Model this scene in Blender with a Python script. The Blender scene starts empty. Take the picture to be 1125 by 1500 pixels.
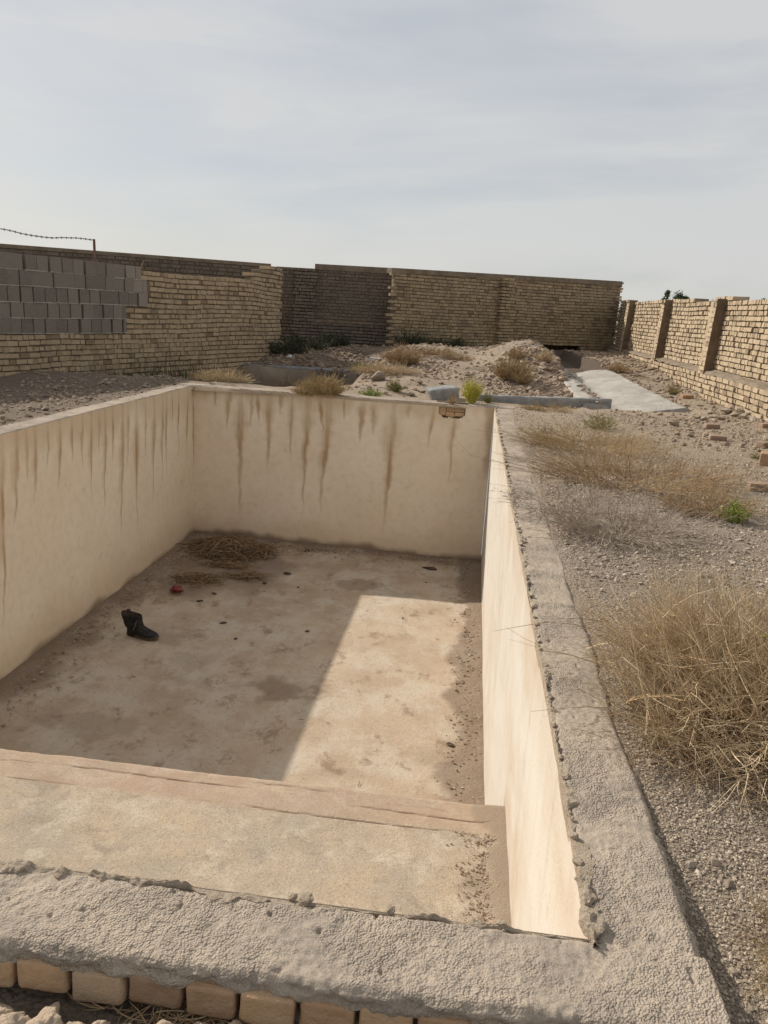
import bpy, math, random
import numpy as np
from mathutils import Vector, Matrix

random.seed(4)
rng = np.random.default_rng(11)
sc = bpy.context.scene
col = sc.collection
R_ = math.radians

# ------------------------------------------------------------------ camera model
EYE = np.array([0.0, 0.0, 1.5])
FPX, PITCH, YAW, ROLL = 1128.84, 0.2573, 0.1034, 0.0544
_F = np.array([-math.sin(YAW)*math.cos(PITCH), math.cos(YAW)*math.cos(PITCH), -math.sin(PITCH)])
_R0 = np.array([math.cos(YAW), math.sin(YAW), 0.0]); _U0 = np.cross(_R0, _F)
_R = math.cos(ROLL)*_R0 + math.sin(ROLL)*_U0
_U = -math.sin(ROLL)*_R0 + math.cos(ROLL)*_U0

def ray(px, py):
    return _F*FPX + _R*(px-562.5) - _U*(py-750)

def on(px, py, x=None, y=None, z=None):
    d = ray(px, py)
    t = (z-EYE[2])/d[2] if z is not None else (y-EYE[1])/d[1] if y is not None else (x-EYE[0])/d[0]
    return EYE + d*t

def horizon(px):
    return 460.0 + 0.0544*(px-700)

def deep(px, depth):
    """ground-plan point seen at column px, `depth` metres along the view axis"""
    p = EYE + ray(px, horizon(px))*depth/FPX
    return np.array([p[0], p[1]])

def zat(px, py, depth):
    return 1.5-(py-horizon(px))*depth/FPX

# ------------------------------------------------------------------ noise
def _hash(ix, iy, seed):
    h = (ix.astype(np.int64)*374761393 + iy.astype(np.int64)*668265263 + seed*974634777) & 0xffffffff
    h = ((h ^ (h >> 13))*1274126177) & 0xffffffff
    return ((h ^ (h >> 16)) & 0xffff)/65535.0

def vn(x, y, seed=0):
    x = np.asarray(x, float); y = np.asarray(y, float)
    x, y = np.broadcast_arrays(x, y)
    ix = np.floor(x); iy = np.floor(y); fx = x-ix; fy = y-iy
    fx = fx*fx*(3-2*fx); fy = fy*fy*(3-2*fy)
    a = _hash(ix, iy, seed); b = _hash(ix+1, iy, seed); c = _hash(ix, iy+1, seed); d = _hash(ix+1, iy+1, seed)
    return (a*(1-fx)+b*fx)*(1-fy)+(c*(1-fx)+d*fx)*fy

def fbm(x, y, octv=4, seed=0, gain=0.5):
    s = 0; a = 1; t = 0
    for k in range(octv):
        s = s+a*(vn(np.asarray(x)*2**k+17.3*k, np.asarray(y)*2**k-9.1*k, seed+k)*2-1); t += a; a *= gain
    return s/t

def S(a):
    a = np.clip(a, 0, 1)
    return a*a*(3-2*a)

# ------------------------------------------------------------------ mesh helpers
def make(name, V, F, mat, parent=None, attrs=None, smooth=False, modes=None):
    V = np.asarray(V, float).reshape(-1, 3)
    if not isinstance(F, list):
        F = [F]
    F = [np.asarray(f, np.int64) for f in F if len(f)]
    me = bpy.data.meshes.new(name)
    me.vertices.add(len(V)); me.vertices.foreach_set('co', V.astype(np.float32).ravel())
    loops = np.concatenate([f.ravel() for f in F]); tot = np.concatenate([np.full(len(f), f.shape[1]) for f in F])
    st = np.concatenate([[0], np.cumsum(tot)[:-1]])
    me.loops.add(len(loops)); me.loops.foreach_set('vertex_index', loops.astype(np.int32))
    me.polygons.add(len(tot)); me.polygons.foreach_set('loop_start', st.astype(np.int32))
    me.polygons.foreach_set('loop_total', tot.astype(np.int32))
    me.polygons.foreach_set('use_smooth', np.full(len(tot), bool(smooth)))
    for k, a in (attrs or {}).items():
        at = me.attributes.new(k, 'FLOAT', 'POINT'); at.data.foreach_set('value', np.asarray(a, np.float32).ravel())
    me.update(calc_edges=True); me.validate()
    me.materials.append(mat)
    o = bpy.data.objects.new(name, me); col.objects.link(o)
    if parent is not None:
        o.parent = parent
        o.matrix_parent_inverse = Matrix.Translation(-parent.location)
    return o

def tag(o, label, cat, group=None, kind=None):
    if kind:
        o['kind'] = kind
    if label:
        o['label'] = label
    if cat:
        o['category'] = cat
    if group:
        o['group'] = group
    return o

def empty(name, loc=(0, 0, 0)):
    o = bpy.data.objects.new(name, None); o.location = loc; o.empty_display_size = .2
    col.objects.link(o)
    return o

def gridfaces(nu, nv, mask=None):
    i = np.arange(nu-1)[:, None]*nv+np.arange(nv-1)[None, :]
    f = np.stack([i, i+nv, i+nv+1, i+1], -1)
    if mask is not None:
        return f[mask]
    return f.reshape(-1, 4)

BOXF = np.array([[0, 3, 2, 1], [4, 5, 6, 7], [0, 1, 5, 4], [1, 2, 6, 5], [2, 3, 7, 6], [3, 0, 4, 7]])
BOXV = np.array([[-1, -1, -1], [1, -1, -1], [1, 1, -1], [-1, 1, -1], [-1, -1, 1], [1, -1, 1], [1, 1, 1], [-1, 1, 1]], float)

def boxes(C, T, H, jit=0.0):
    """many boxes: centres C (n,3), unit tangents T (n,2), half sizes H (n,3: along, across, up)"""
    C = np.asarray(C, float); T = np.asarray(T, float); H = np.asarray(H, float)
    n = len(C)
    L = BOXV[None]*H[:, None, :]
    if jit:
        L = L+rng.uniform(-jit, jit, L.shape)
    X = L[..., 0]*T[:, None, 0]-L[..., 1]*T[:, None, 1]
    Y = L[..., 0]*T[:, None, 1]+L[..., 1]*T[:, None, 0]
    V = np.stack([X, Y, L[..., 2]], -1)+C[:, None, :]
    F = (BOXF[None]+np.arange(n)[:, None, None]*8).reshape(-1, 4)
    return V.reshape(-1, 3), F

def tubes(P, rad, sides=3):
    """polylines P (N,K,3) with radii (N,K) -> tube mesh arrays"""
    P = np.asarray(P, float); N, K, _ = P.shape
    T = np.gradient(P, axis=1); T /= np.linalg.norm(T, axis=-1, keepdims=True)+1e-9
    ref = np.where(np.abs(T[..., 2:3]) > .9, np.array([1., 0, 0]), np.array([0, 0, 1.]))
    A = np.cross(T, ref); A /= np.linalg.norm(A, axis=-1, keepdims=True)+1e-9
    B = np.cross(T, A)
    an = np.arange(sides)*2*np.pi/sides
    V = P[:, :, None, :]+rad[:, :, None, None]*(A[:, :, None, :]*np.cos(an)[:, None]+B[:, :, None, :]*np.sin(an)[:, None])
    base = (np.arange(N)*K*sides)[:, None, None]+(np.arange(K-1)*sides)[None, :, None]
    j = np.arange(sides)[None, None, :]; j2 = (j+1) % sides
    F = np.stack([base+j, base+j2, base+sides+j2, base+sides+j], -1).reshape(-1, 4)
    return V.reshape(-1, 3), F

def ico(sub=1):
    import bmesh
    bm = bmesh.new(); bmesh.ops.create_icosphere(bm, subdivisions=sub, radius=1)
    V = np.array([v.co[:] for v in bm.verts]); F = np.array([[v.index for v in f.verts] for f in bm.faces]); bm.free()
    return V, F
ICO1, ICOF1 = ico(1)
ICO2, ICOF2 = ico(2)
ICO3, ICOF3 = ico(3)
ICO4, ICOF4 = ico(4)

def rock_shape(seed, V=None, cuts=9, rough=.06):
    """a stone: sphere cut by random planes, then roughened"""
    r = np.random.default_rng(seed)
    V = (ICO3 if V is None else V).copy()
    for _ in range(cuts):
        n = r.normal(size=3); n /= np.linalg.norm(n); d = r.uniform(.5, .85)
        k = V@n-d
        V -= np.clip(k, 0, None)[:, None]*n*.92
    V *= 1+rough*fbm(V[:, 0]*2.5+seed, V[:, 1]*2.5+V[:, 2]*3.1, 3, seed)[:, None]
    return V

# ------------------------------------------------------------------ materials
class MT:
    def __init__(self, name, rough=.9, spec=.2):
        self.m = bpy.data.materials.new(name); self.m.use_nodes = True
        self.nt = self.m.node_tree; self.b = self.nt.nodes['Principled BSDF']
        self.b.inputs['Roughness'].default_value = rough
        self.b.inputs['Specular IOR Level'].default_value = spec
        self.tc = self.nt.nodes.new('ShaderNodeTexCoord').outputs['Object']
    def N(self, t, **kw):
        n = self.nt.nodes.new(t)
        for k, v in kw.items():
            setattr(n, k, v)
        return n
    def put(self, sock, v):
        if hasattr(v, 'is_linked') or hasattr(v, 'links'):
            self.nt.links.new(v, sock)
        elif isinstance(v, (tuple, list)) and len(v) == 3 and sock.type == 'RGBA':
            sock.default_value = (*v, 1)
        else:
            sock.default_value = v
    def scaled(self, s):
        n = self.N('ShaderNodeMapping'); self.put(n.inputs['Vector'], self.tc); n.inputs['Scale'].default_value = s
        return n.outputs[0]
    def noise(self, scale, detail=4, rough=.55, vec=None, dist=0):
        n = self.N('ShaderNodeTexNoise'); self.put(n.inputs['Vector'], vec or self.tc)
        n.inputs['Scale'].default_value = scale; n.inputs['Detail'].default_value = detail
        n.inputs['Roughness'].default_value = rough; n.inputs['Distortion'].default_value = dist
        return n.outputs[0]
    def voro(self, scale, vec=None, out='Distance', feature='F1'):
        n = self.N('ShaderNodeTexVoronoi', feature=feature); self.put(n.inputs['Vector'], vec or self.tc)
        n.inputs['Scale'].default_value = scale
        return n.outputs[out]
    def attr(self, name):
        return self.N('ShaderNodeAttribute', attribute_name=name).outputs['Fac']
    def rng(self, v, a, b, c=0., d=1.):
        n = self.N('ShaderNodeMapRange'); self.put(n.inputs['Value'], v)
        for k, x in zip(('From Min', 'From Max', 'To Min', 'To Max'), (a, b, c, d)):
            n.inputs[k].default_value = x
        return n.outputs[0]
    def math(self, op, a, b=0.):
        n = self.N('ShaderNodeMath', operation=op); self.put(n.inputs[0], a); self.put(n.inputs[1], b)
        return n.outputs[0]
    def mix(self, f, a, b, mode='MIX'):
        n = self.N('ShaderNodeMix', data_type='RGBA', blend_type=mode)
        self.put(n.inputs[0], f); self.put(n.inputs[6], a); self.put(n.inputs[7], b)
        return n.outputs[2]
    def bump(self, h, dist=.01, strength=1., prev=None):
        n = self.N('ShaderNodeBump'); n.inputs['Distance'].default_value = dist; n.inputs['Strength'].default_value = strength
        self.put(n.inputs['Height'], h)
        if prev is not None:
            self.put(n.inputs['Normal'], prev)
        return n.outputs[0]
    def done(self, c, nrm=None):
        self.put(self.b.inputs['Base Color'], c)
        if nrm is not None:
            self.put(self.b.inputs['Normal'], nrm)
        return self.m

def m_brick(name, c1, c2, c3, dust=(.40, .33, .25)):
    t = MT(name)
    a = t.attr('tint')
    c = t.mix(t.rng(a, 0, .5), c1, c2); c = t.mix(t.rng(a, .5, 1.), c, c3)
    n = t.noise(22, 5, .65); c = t.mix(t.rng(n, .45, .75, 0, .6), c, dust)
    n2 = t.noise(2.0, 5, .65); c = t.mix(t.rng(n2, .52, .68, 0, .55), c, (.19, .15, .115))
    c = t.mix(t.rng(t.noise(3.1, 5, .7), .58, .72, 0, .55), c, dust)
    c = t.mix(t.rng(a, .93, .97, 0, .5), c, (.16, .115, .085)); c = t.mix(t.rng(a, .06, .03, 0, .5), c, dust)
    return t.done(c, t.bump(t.noise(45, 5, .7), .012, .9))

def m_two(name, c1, c2, sc1=6, bump=.01, bsc=40, c3=None, lo=.4, hi=.62, rough=.92):
    t = MT(name, rough)
    n = t.noise(sc1, 6, .65); c = t.mix(t.rng(n, lo, hi), c1, c2)
    if c3:
        c = t.mix(t.rng(t.noise(sc1*5.3, 4, .7), .55, .72), c, c3)
    return t.done(c, t.bump(t.noise(bsc, 6, .7), bump, 1.))

def m_tint(name, ca, cb, rough=.8, var=.25, trans=0.):
    t = MT(name, rough, .15)
    c = t.mix(t.attr('tint'), ca, cb)
    return t.done(c)

M = {}
M['brick'] = m_brick('clay_brick_yellow', (.40, .30, .185), (.49, .38, .245), (.31, .225, .14), (.48, .395, .28))
M['brick_brown'] = m_brick('clay_brick_brown', (.34, .258, .155), (.43, .33, .205), (.24, .175, .11), (.32, .255, .175))
M['brick_pale'] = m_brick('clay_brick_pale', (.43, .33, .21), (.49, .39, .26), (.37, .27, .175), (.50, .41, .30))
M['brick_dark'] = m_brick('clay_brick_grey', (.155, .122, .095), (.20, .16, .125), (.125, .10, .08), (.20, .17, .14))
M['brick_red'] = m_brick('clay_brick_reddish', (.50, .315, .175), (.58, .385, .225), (.43, .265, .15), (.54, .41, .28))
M['brick_loose'] = m_brick('weathered_loose_brick', (.29, .20, .145), (.35, .245, .175), (.42, .235, .13), (.40, .33, .26))
M['mortar'] = m_two('mud_mortar', (.18, .14, .10), (.26, .205, .15), 4, .02, 30)
M['cblock'] = (lambda t: t.done(t.mix(t.rng(t.noise(30, 5, .7), .4, .7, 0, .5), t.mix(t.attr('tint'), (.15, .132, .114), (.30, .262, .22)), (.33, .28, .225)), t.bump(t.noise(90, 4, .8), .006, 1)))(MT('grey_block'))
M['shade_brown'] = m_two('brown_buttress_shade', (.15, .105, .07), (.21, .15, .10), 5, .02, 30)  # dark brown that stands in for shade on the buttresses
M['mortar_light'] = m_two('lime_mortar', (.42, .38, .33), (.55, .50, .44), 8, .02, 40)

def m_render():
    t = MT('rough_cement_render', .95, .12)
    c = t.mix(t.rng(t.noise(2.1, 6, .7), .42, .58), (.285, .236, .19), (.42, .342, .265))
    c = t.mix(t.rng(t.noise(6, 6, .7), .5, .72, 0, .8), c, (.43, .35, .265))
    c = t.mix(t.rng(t.noise(3.3, 5, .65, dist=.6), .56, .72, 0, .65), c, (.235, .205, .175))
    g = t.noise(120, 3, .65)
    c = t.mix(t.rng(g, .4, .68, 0, .5), c, (.455, .39, .31))
    v = t.voro(165); v2 = t.voro(92)
    c = t.mix(t.rng(v, .5, .8, 0, .4), c, (.20, .165, .13))
    pop = t.math('MULTIPLY', t.math('SUBTRACT', .8, v), t.rng(t.noise(24, 3, .6), .3, .7, .35, 1.3))
    h = t.math('ADD', pop, t.math('MULTIPLY', t.math('SUBTRACT', .8, v2), .7))
    h = t.math('MULTIPLY', h, t.rng(t.noise(2.3, 4, .6), .42, .56, .10, 1.3))
    ck = t.voro(.93, None, 'Distance', 'DISTANCE_TO_EDGE'); w_ = t.noise(9, 4, .7)
    ckm = t.rng(t.math('ADD', ck, t.math('MULTIPLY', t.math('SUBTRACT', w_, .5), .12)), .0, .007, 1, 0)
    ckm = t.math('MULTIPLY', ckm, t.rng(t.noise(1.1, 2), .48, .55))
    c = t.mix(t.math('MULTIPLY', ckm, .6), c, (.13, .105, .08))
    h = t.math('SUBTRACT', h, t.math('MULTIPLY', ckm, 1.5))
    return t.done(c, t.bump(t.noise(260, 2, .6), .003, .6, t.bump(h, .005, 1.)))
M['render'] = m_render()

def m_plaster():
    t = MT('lime_plaster', .85, .15)
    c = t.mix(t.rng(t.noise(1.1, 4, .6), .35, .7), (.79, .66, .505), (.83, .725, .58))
    c = t.mix(t.rng(t.noise(9, 5, .6), .45, .75, 0, .35), c, (.58, .47, .33))
    s = t.attr('wash'); c = t.mix(t.rng(t.noise(3.2, 6, .75), .6, .7, 0, .4), c, (.50, .41, .31))
    c = t.mix(t.math('MULTIPLY', s, .85), c, (.53, .385, .235))
    s = t.attr('stain'); c = t.mix(t.math('MULTIPLY', s, .74), c, (.37, .235, .12))
    s = t.attr('dirt'); c = t.mix(s, c, (.24, .17, .115))
    return t.done(c, t.bump(t.noise(60, 4, .6), .004, .5, t.bump(t.noise(5, 4, .55), .02, .35)))
M['plaster'] = m_plaster()

def m_plaster_lit():
    t = MT('brushed_plaster', .85, .15)
    v = t.scaled((1, .55, 1.3)); v2 = t.scaled((1, 1.2, 1.7))
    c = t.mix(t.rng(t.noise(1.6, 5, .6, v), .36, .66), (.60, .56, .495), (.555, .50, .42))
    c = t.mix(t.rng(t.noise(1.4, 4, .65, v2), .53, .68, 0, .36), c, (.42, .335, .25))
    c = t.mix(t.rng(t.noise(1.1, 3, .6, v2), .55, .75, 0, .35), c, (.66, .61, .545))
    c = t.mix(t.rng(t.noise(6, 6, .75, v), .56, .7, 0, .5), c, (.44, .34, .24))
    c = t.mix(t.rng(t.noise(.9, 4, .6, t.scaled((1, 7, .35))), .54, .7, 0, .3), c, (.45, .345, .24))
    s = t.attr('wash'); c = t.mix(s, c, (.45, .335, .225))
    s = t.attr('dirt'); c = t.mix(s, c, (.36, .25, .165))
    return t.done(c, t.bump(t.noise(70, 4, .6), .004, .6, t.bump(t.noise(6, 5, .6), .012, .35)))
M['plaster_lit'] = m_plaster_lit()

def m_floor():
    t = MT('dusty_cement_floor', .92, .12)
    c = t.mix(t.rng(t.noise(1.3, 6, .62), .36, .64), (.41, .31, .22), (.51, .41, .305))
    v = t.scaled((1, .75, 1))
    c = t.mix(t.rng(t.noise(1.5, 9, .74, v, 0.), .47, .6, 0, .85), c, (.55, .48, .385))
    c = t.mix(t.rng(t.noise(2.6, 9, .76, v, .15), .55, .63, 0, .8), c, (.27, .19, .125))
    c = t.mix(t.rng(t.noise(15, 7, .8, None, 0.), .56, .66, 0, .6), c, (.26, .185, .125))
    c = t.mix(t.rng(t.noise(90, 3, .7), .5, .75, 0, .55), c, (.28, .205, .145))
    s = t.attr('dirt'); d = t.mix(t.rng(t.noise(45, 5, .8), .35, .65), (.12, .085, .06), (.25, .18, .13))
    c = t.mix(s, c, d)
    s = t.attr('damp'); c = t.mix(t.math('MULTIPLY', s, .75), c, (.22, .16, .11))
    h = t.math('ADD', t.noise(25, 6, .75), t.math('MULTIPLY', t.noise(120, 3, .7), .4))
    return t.done(c, t.bump(h, .016, .8))
M['floor'] = m_floor()

def m_shelf():
    t = MT('sandy_shelf_screed', .93, .1)
    c = t.mix(t.rng(t.noise(2.0, 6, .65), .36, .64), (.52, .41, .29), (.41, .35, .28))
    c = t.mix(t.rng(t.noise(5.2, 6, .7), .50, .62, 0, .75), c, (.60, .52, .41))
    c = t.mix(t.rng(t.noise(3.1, 6, .72, dist=.8), .54, .64, 0, .75), c, (.33, .27, .205))
    c = t.mix(t.rng(t.noise(12, 6, .75), .52, .7, 0, .6), c, (.34, .29, .235))
    g = t.noise(85, 3, .7); c = t.mix(t.rng(g, .5, .68, 0, .65), c, (.25, .19, .14))
    g = t.noise(110, 2, .7); c = t.mix(t.rng(g, .55, .7, 0, .6), c, (.66, .56, .44))
    s = t.attr('edge'); c = t.mix(t.math('MULTIPLY', s, t.rng(t.noise(8, 5, .7), .35, .65, .35, .95)), c, (.44, .305, .215))
    s = t.attr('crack'); c = t.mix(s, c, (.21, .145, .10))
    s = t.attr('dirt'); c = t.mix(s, c, (.29, .225, .165))
    h = t.math('ADD', t.noise(130, 4, .7), t.math('MULTIPLY', t.noise(18, 5, .7), .8))
    h = t.math('SUBTRACT', h, t.math('MULTIPLY', t.attr('crack'), .8))
    return t.done(c, t.bump(h, .012, .8))
M['shelf'] = m_shelf()

def m_ground():
    t = MT('dry_ground', .96, .08)
    c = t.mix(t.rng(t.noise(.9, 6, .65), .36, .64), (.46, .36, .265), (.52, .42, .315))
    c = t.mix(t.rng(t.noise(3.6, 6, .7), .5, .7, 0, .6), c, (.36, .275, .20))
    gr = t.mix(t.rng(t.noise(5, 6, .7), .38, .62), (.31, .258, .205), (.44, .38, .31))
    c = t.mix(t.attr('grey'), c, gr)
    c = t.mix(t.rng(t.voro(70), .05, .5, .5, 0), c, (.17, .135, .11))
    c = t.mix(t.rng(t.noise(110, 3, .7), .55, .75, 0, .5), c, (.52, .45, .37))
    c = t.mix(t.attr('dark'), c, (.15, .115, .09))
    c = t.mix(t.rng(t.noise(60, 5, .8), .5, .66, 0, .6), c, (.15, .118, .09))
    h = t.math('SUBTRACT', t.noise(50, 6, .75), t.math('MULTIPLY', t.voro(60), .7))
    return t.done(c, t.bump(h, .035, 1.))
M['ground'] = m_ground()
M['stone'] = (lambda t: t.done(t.mix(t.rng(t.noise(14, 5, .7), .35, .7, 0, .6), t.mix(t.attr('tint'), (.21, .165, .125), (.46, .385, .305)), (.34, .27, .205)), t.bump(t.noise(60, 5, .7), .012, 1)))(MT('field_stone', .93))
M['gravel'] = (lambda t: t.done(t.mix(t.attr('tint'), (.24, .19, .142), (.56, .465, .36))))(MT('gravel', .93))
M['clod'] = (lambda t: t.done(t.mix(t.attr('tint'), (.24, .175, .125), (.47, .37, .27)), t.bump(t.noise(70, 4, .7), .01, 1)))(MT('clay_clod', .95))
M['concrete'] = m_two('pale_channel_concrete', (.345, .32, .285), (.45, .42, .37), 1.6, .03, 22, (.27, .235, .19))
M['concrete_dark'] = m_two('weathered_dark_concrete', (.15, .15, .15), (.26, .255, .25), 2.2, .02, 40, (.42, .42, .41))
M['concrete_grey'] = m_two('grey_concrete', (.25, .25, .245), (.37, .36, .345), 6, .012, 60, (.18, .175, .17))
M['straw'] = m_tint('dry_straw', (.27, .175, .082), (.50, .38, .215))
M['straw_gold'] = m_tint('golden_straw', (.27, .18, .10), (.68, .545, .36))
M['twig_brown'] = m_tint('brown_dry_twig', (.22, .14, .078), (.50, .365, .215))
M['twig_grey'] = m_tint('grey_dry_twig', (.27, .215, .165), (.46, .385, .31))
M['straw_dark'] = m_tint('rotting_straw', (.11, .068, .038), (.34, .235, .14))
M['green'] = m_tint('olive_green_stem', (.14, .14, .05), (.30, .27, .10))
M['green_bright'] = m_tint('bright_green_leaf', (.17, .24, .045), (.36, .40, .10))
M['green_yellow'] = m_tint('yellow_green_leaf', (.34, .34, .05), (.60, .54, .12))
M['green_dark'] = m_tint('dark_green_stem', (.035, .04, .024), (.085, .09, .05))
M['leaf_tree'] = m_tint('tree_leaf', (.035, .055, .022), (.085, .115, .05))
M['bark'] = m_two('bark', (.10, .075, .055), (.17, .13, .10), 8, .02, 40)
M['rust'] = m_two('rusty_iron', (.13, .07, .05), (.22, .13, .095), 20, .004, 80)
M['wire'] = m_two('weathered_wire', (.09, .08, .075), (.16, .14, .13), 30, .001, 80, rough=.6)
M['boot'] = m_two('worn_black_leather', (.012, .012, .013), (.03, .028, .028), 9, .008, 50, (.075, .065, .055), rough=.62)
M['boot_sole'] = m_two('dusty_rubber_sole', (.05, .04, .028), (.095, .075, .052), 12, .008, 50)
M['lace'] = m_two('faded_lace', (.20, .18, .16), (.28, .25, .22), 30, .002, 90)
M['red'] = m_two('faded_red_plastic', (.19, .035, .035), (.25, .065, .06), 9, .01, 30, (.13, .04, .035), rough=.55)
M['white_litter'] = m_two('white_plastic', (.62, .64, .66), (.75, .76, .77), 9, .01, 30, rough=.5)
M['char'] = m_two('dark_debris', (.05, .035, .025), (.11, .08, .058), 20, .01, 60)

# ------------------------------------------------------------------ pool dimensions
XL, XR = -4.904, 0.409
YN, YFL, YFR = 1.655, 13.32, 13.006
DEP, SHY, SHZ = -2.7235, 4.211, -1.4186
def yfar(x):
    return YFL+(np.asarray(x)-XL)/(XR-XL)*(YFR-YFL)

# ------------------------------------------------------------------ ground height
CH = dict(L0=on(870, 588, z=.06), L1=on(812, 531, z=.36), R0=on(1005, 598, z=.06), R1=on(862, 529, z=.38))
def chan_t(x, y):
    """distance along and across the channel's axis (across: 0 at the left lip, 1 at the right lip)"""
    t = (y-14.2)/(20.0-14.2)
    lx = CH['L0'][0]+(CH['L1'][0]-CH['L0'][0])*(y-CH['L0'][1])/(CH['L1'][1]-CH['L0'][1])
    rx = CH['R0'][0]+(CH['R1'][0]-CH['R0'][0])*(y-CH['R0'][1])/(CH['R1'][1]-CH['R0'][1])
    rx = np.maximum(rx, lx+.55)
    return (x-lx)/(rx-lx)

def pitmask(x, y):
    xb = -3.5+1.15*S((y-13.9)/1.8)+.25*fbm(y*.9, y*0, 3, 14)
    return S((xb-x)/.8)*S((y-14.3)/.7)*S((20.10+.07*(x+4)-y)/.06)

def gz(x, y, fine=True):
    x = np.asarray(x, float); y = np.asarray(y, float)
    z = .45*S((y-13.8)/11.0)
    lf = S((-1.9-x)/1.2)
    z = z*(1-lf)+lf*(.02-.17*S((y-14)/1.0)+.47*S((y-20.4)/3.4))
    # rubble mounds behind the pool
    z = z+.46*np.exp(-((x-1.4)**2/1.0+(y-19.6)**2/3.0))+.20*np.exp(-(y-21.2)**2/1.6)*S((x+2.6)/1.2)*S((2.4-x)/1.0)*(.6+.8*vn(x*.9, y*.4, 5))+.14*np.exp(-((x+1.2)**2/1.6+(y-19.0)**2/5))
    z = z+.12*np.exp(-((x-.6)**2/1.2+(y-17.3)**2/2.2))+.10*np.exp(-((x+1.9)**2/.8+(y-15.0)**2/.5))
    # sunken bed in front of the small retaining wall
    P = pitmask(x, y)
    z = z*(1-P)-.78*P
    # right side: a little lower beside the near coping, banked against the wall
    near = S((x-.5)/.2)*(1-S((y-1.35)/1.15))
    z = z-.015*S((x-.5)/.2)*(1-S((y-3)/3))-.095*near
    z = z+.07*S((x-3.0)/2.2)*S((y-5)/5)*(1-S((y-14)/3))
    # left side strip
    z = z-(.03*S((-5.0-x)/.3)+.15*S((-5.2-x)/2.0))*(1-S((y-12.6)/1.6))
    # in front of the pool
    fr = S((1.58-y)/.05)*S((.60-x)/.1)
    z = z*(1-fr)-.165*fr
    # channel bed
    u = chan_t(x, y)
    c = S((u+.12)/.16)*S((1.12-u)/.16)*S((y-13.9)/.25)*S((27.2-y)/.4)
    z = z-(.60-.30*S((y-20.3)/.5))*c
    if fine:
        far = S((y-12)/3)
        z = z+.010*fbm(x*2.2, y*2.2, 4, 3)+far*(1-.6*S((y-20)/4))*.13*fbm(x*.75+2, y*.75, 5, 9, .55)
        z = z+.013*fbm(x*9, y*9, 3, 21)*(1-S((y-9)/6))+.012*far*fbm(x*6, y*6, 3, 22)
        z = z+.02*S((-5.2-x)/.4)*fbm(x*2.5, y*2.5, 5, 31, .6)*(1-far)
    return z

def at(px, py, zoff=0.):
    d = ray(px, py); d = d/np.linalg.norm(d)
    ts = np.concatenate([np.arange(1.4, 34, .02)])
    P = EYE[None]+ts[:, None]*d[None]
    h = P[:, 2]-(gz(P[:, 0], P[:, 1])+zoff)
    i = np.argmax(h < 0) if (h < 0).any() else len(ts)-1
    return P[i]

def seg(*parts):
    return np.unique(np.concatenate([np.linspace(a, b, n) for a, b, n in parts]).round(5))

gx = seg((-500, -60, 12), (-60, -14, 24), (-14, -5.05, 112), (-5.05, .55, 76), (.55, 2.6, 104), (2.6, 8, 90), (8, 40, 24), (40, 500, 14))
gy = seg((-300, -20, 8), (-20, .2, 24), (.2, 1.5, 34), (1.5, 5, 160), (5, 13.2, 168), (13.2, 13.55, 5), (13.55, 30, 200), (30, 80, 24), (80, 900, 18))
GX, GY = np.meshgrid(gx, gy, indexing='ij')
GZ = gz(GX, GY)
# under the coping the soil stays below its top
under = ((GX > -5.16) & (GX < .64) & (GY > 1.40) & (GY < yfar(GX)+.36))
GZ = np.where(under, np.minimum(GZ, -.05), GZ)
cx = (gx[:-1]+gx[1:])/2; cy = (gy[:-1]+gy[1:])/2
CX, CY = np.meshgrid(cx, cy, indexing='ij')
hole = (CX > -5.05) & (CX < .55) & (CY > 1.5) & (CY < 13.2)
grey = S(.5+2.2*fbm(GX*.55, GY*.4, 4, 51)+.9*np.exp(-((GX-1.3)**2/1.3+(GY-4.6)**2/5))+.75*np.exp(-((GX-3.0)**2/1.5+(GY-6.0)**2/3))+.6*np.exp(-((GX-.9)**2/.16+(GY-2.0)**2/.8))
         - 1.0*S((GY-8.5)/2.5)-1.6*np.exp(-((GX-1.0)**2/.03+(GY-1.72)**2/.12)))*S((GX-.4)/.3)
grey = np.maximum(grey, .5*S((-5-GX)/.3)*S((14-GY)/1.))
pit = pitmask(GX, GY)**4
grey = grey*.58
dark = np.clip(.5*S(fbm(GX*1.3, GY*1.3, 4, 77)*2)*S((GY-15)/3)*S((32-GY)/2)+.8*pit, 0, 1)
lsh = S((-2.6-GX)/1.0)*S((GY-20)/.2)*S((30-GY)/2)  # ground behind the retaining wall, to be painted as shaded
ud = chan_t(GX, GY); dark = np.maximum(dark, .95*S((ud+.3)/.2)*S((1.35-ud)/.2)*S((GY-20.1)/.5))  # ditch past the channel: far wall's shadow put into the soil colour
dark = np.clip(dark+.75*lsh+.62*S((-5.1-GX)/.3)*S((15-GY)/1)+.5*S((1.5-GY)/.1)*S((.6-GX)/.1), 0, 1)  # left ground and far left corner darkened with painted shade
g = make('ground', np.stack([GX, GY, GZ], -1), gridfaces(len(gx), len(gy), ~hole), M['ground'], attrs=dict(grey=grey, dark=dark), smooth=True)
g['kind'] = 'structure'; g['label'] = 'dry stony yard ground of sand and grey gravel'

# ------------------------------------------------------------------ the pool
pool = empty('empty_pool', (-2.25, 7.3, DEP))
tag(pool, 'empty plastered concrete pool sunk in the yard with stained cream walls', 'pool')

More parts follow.
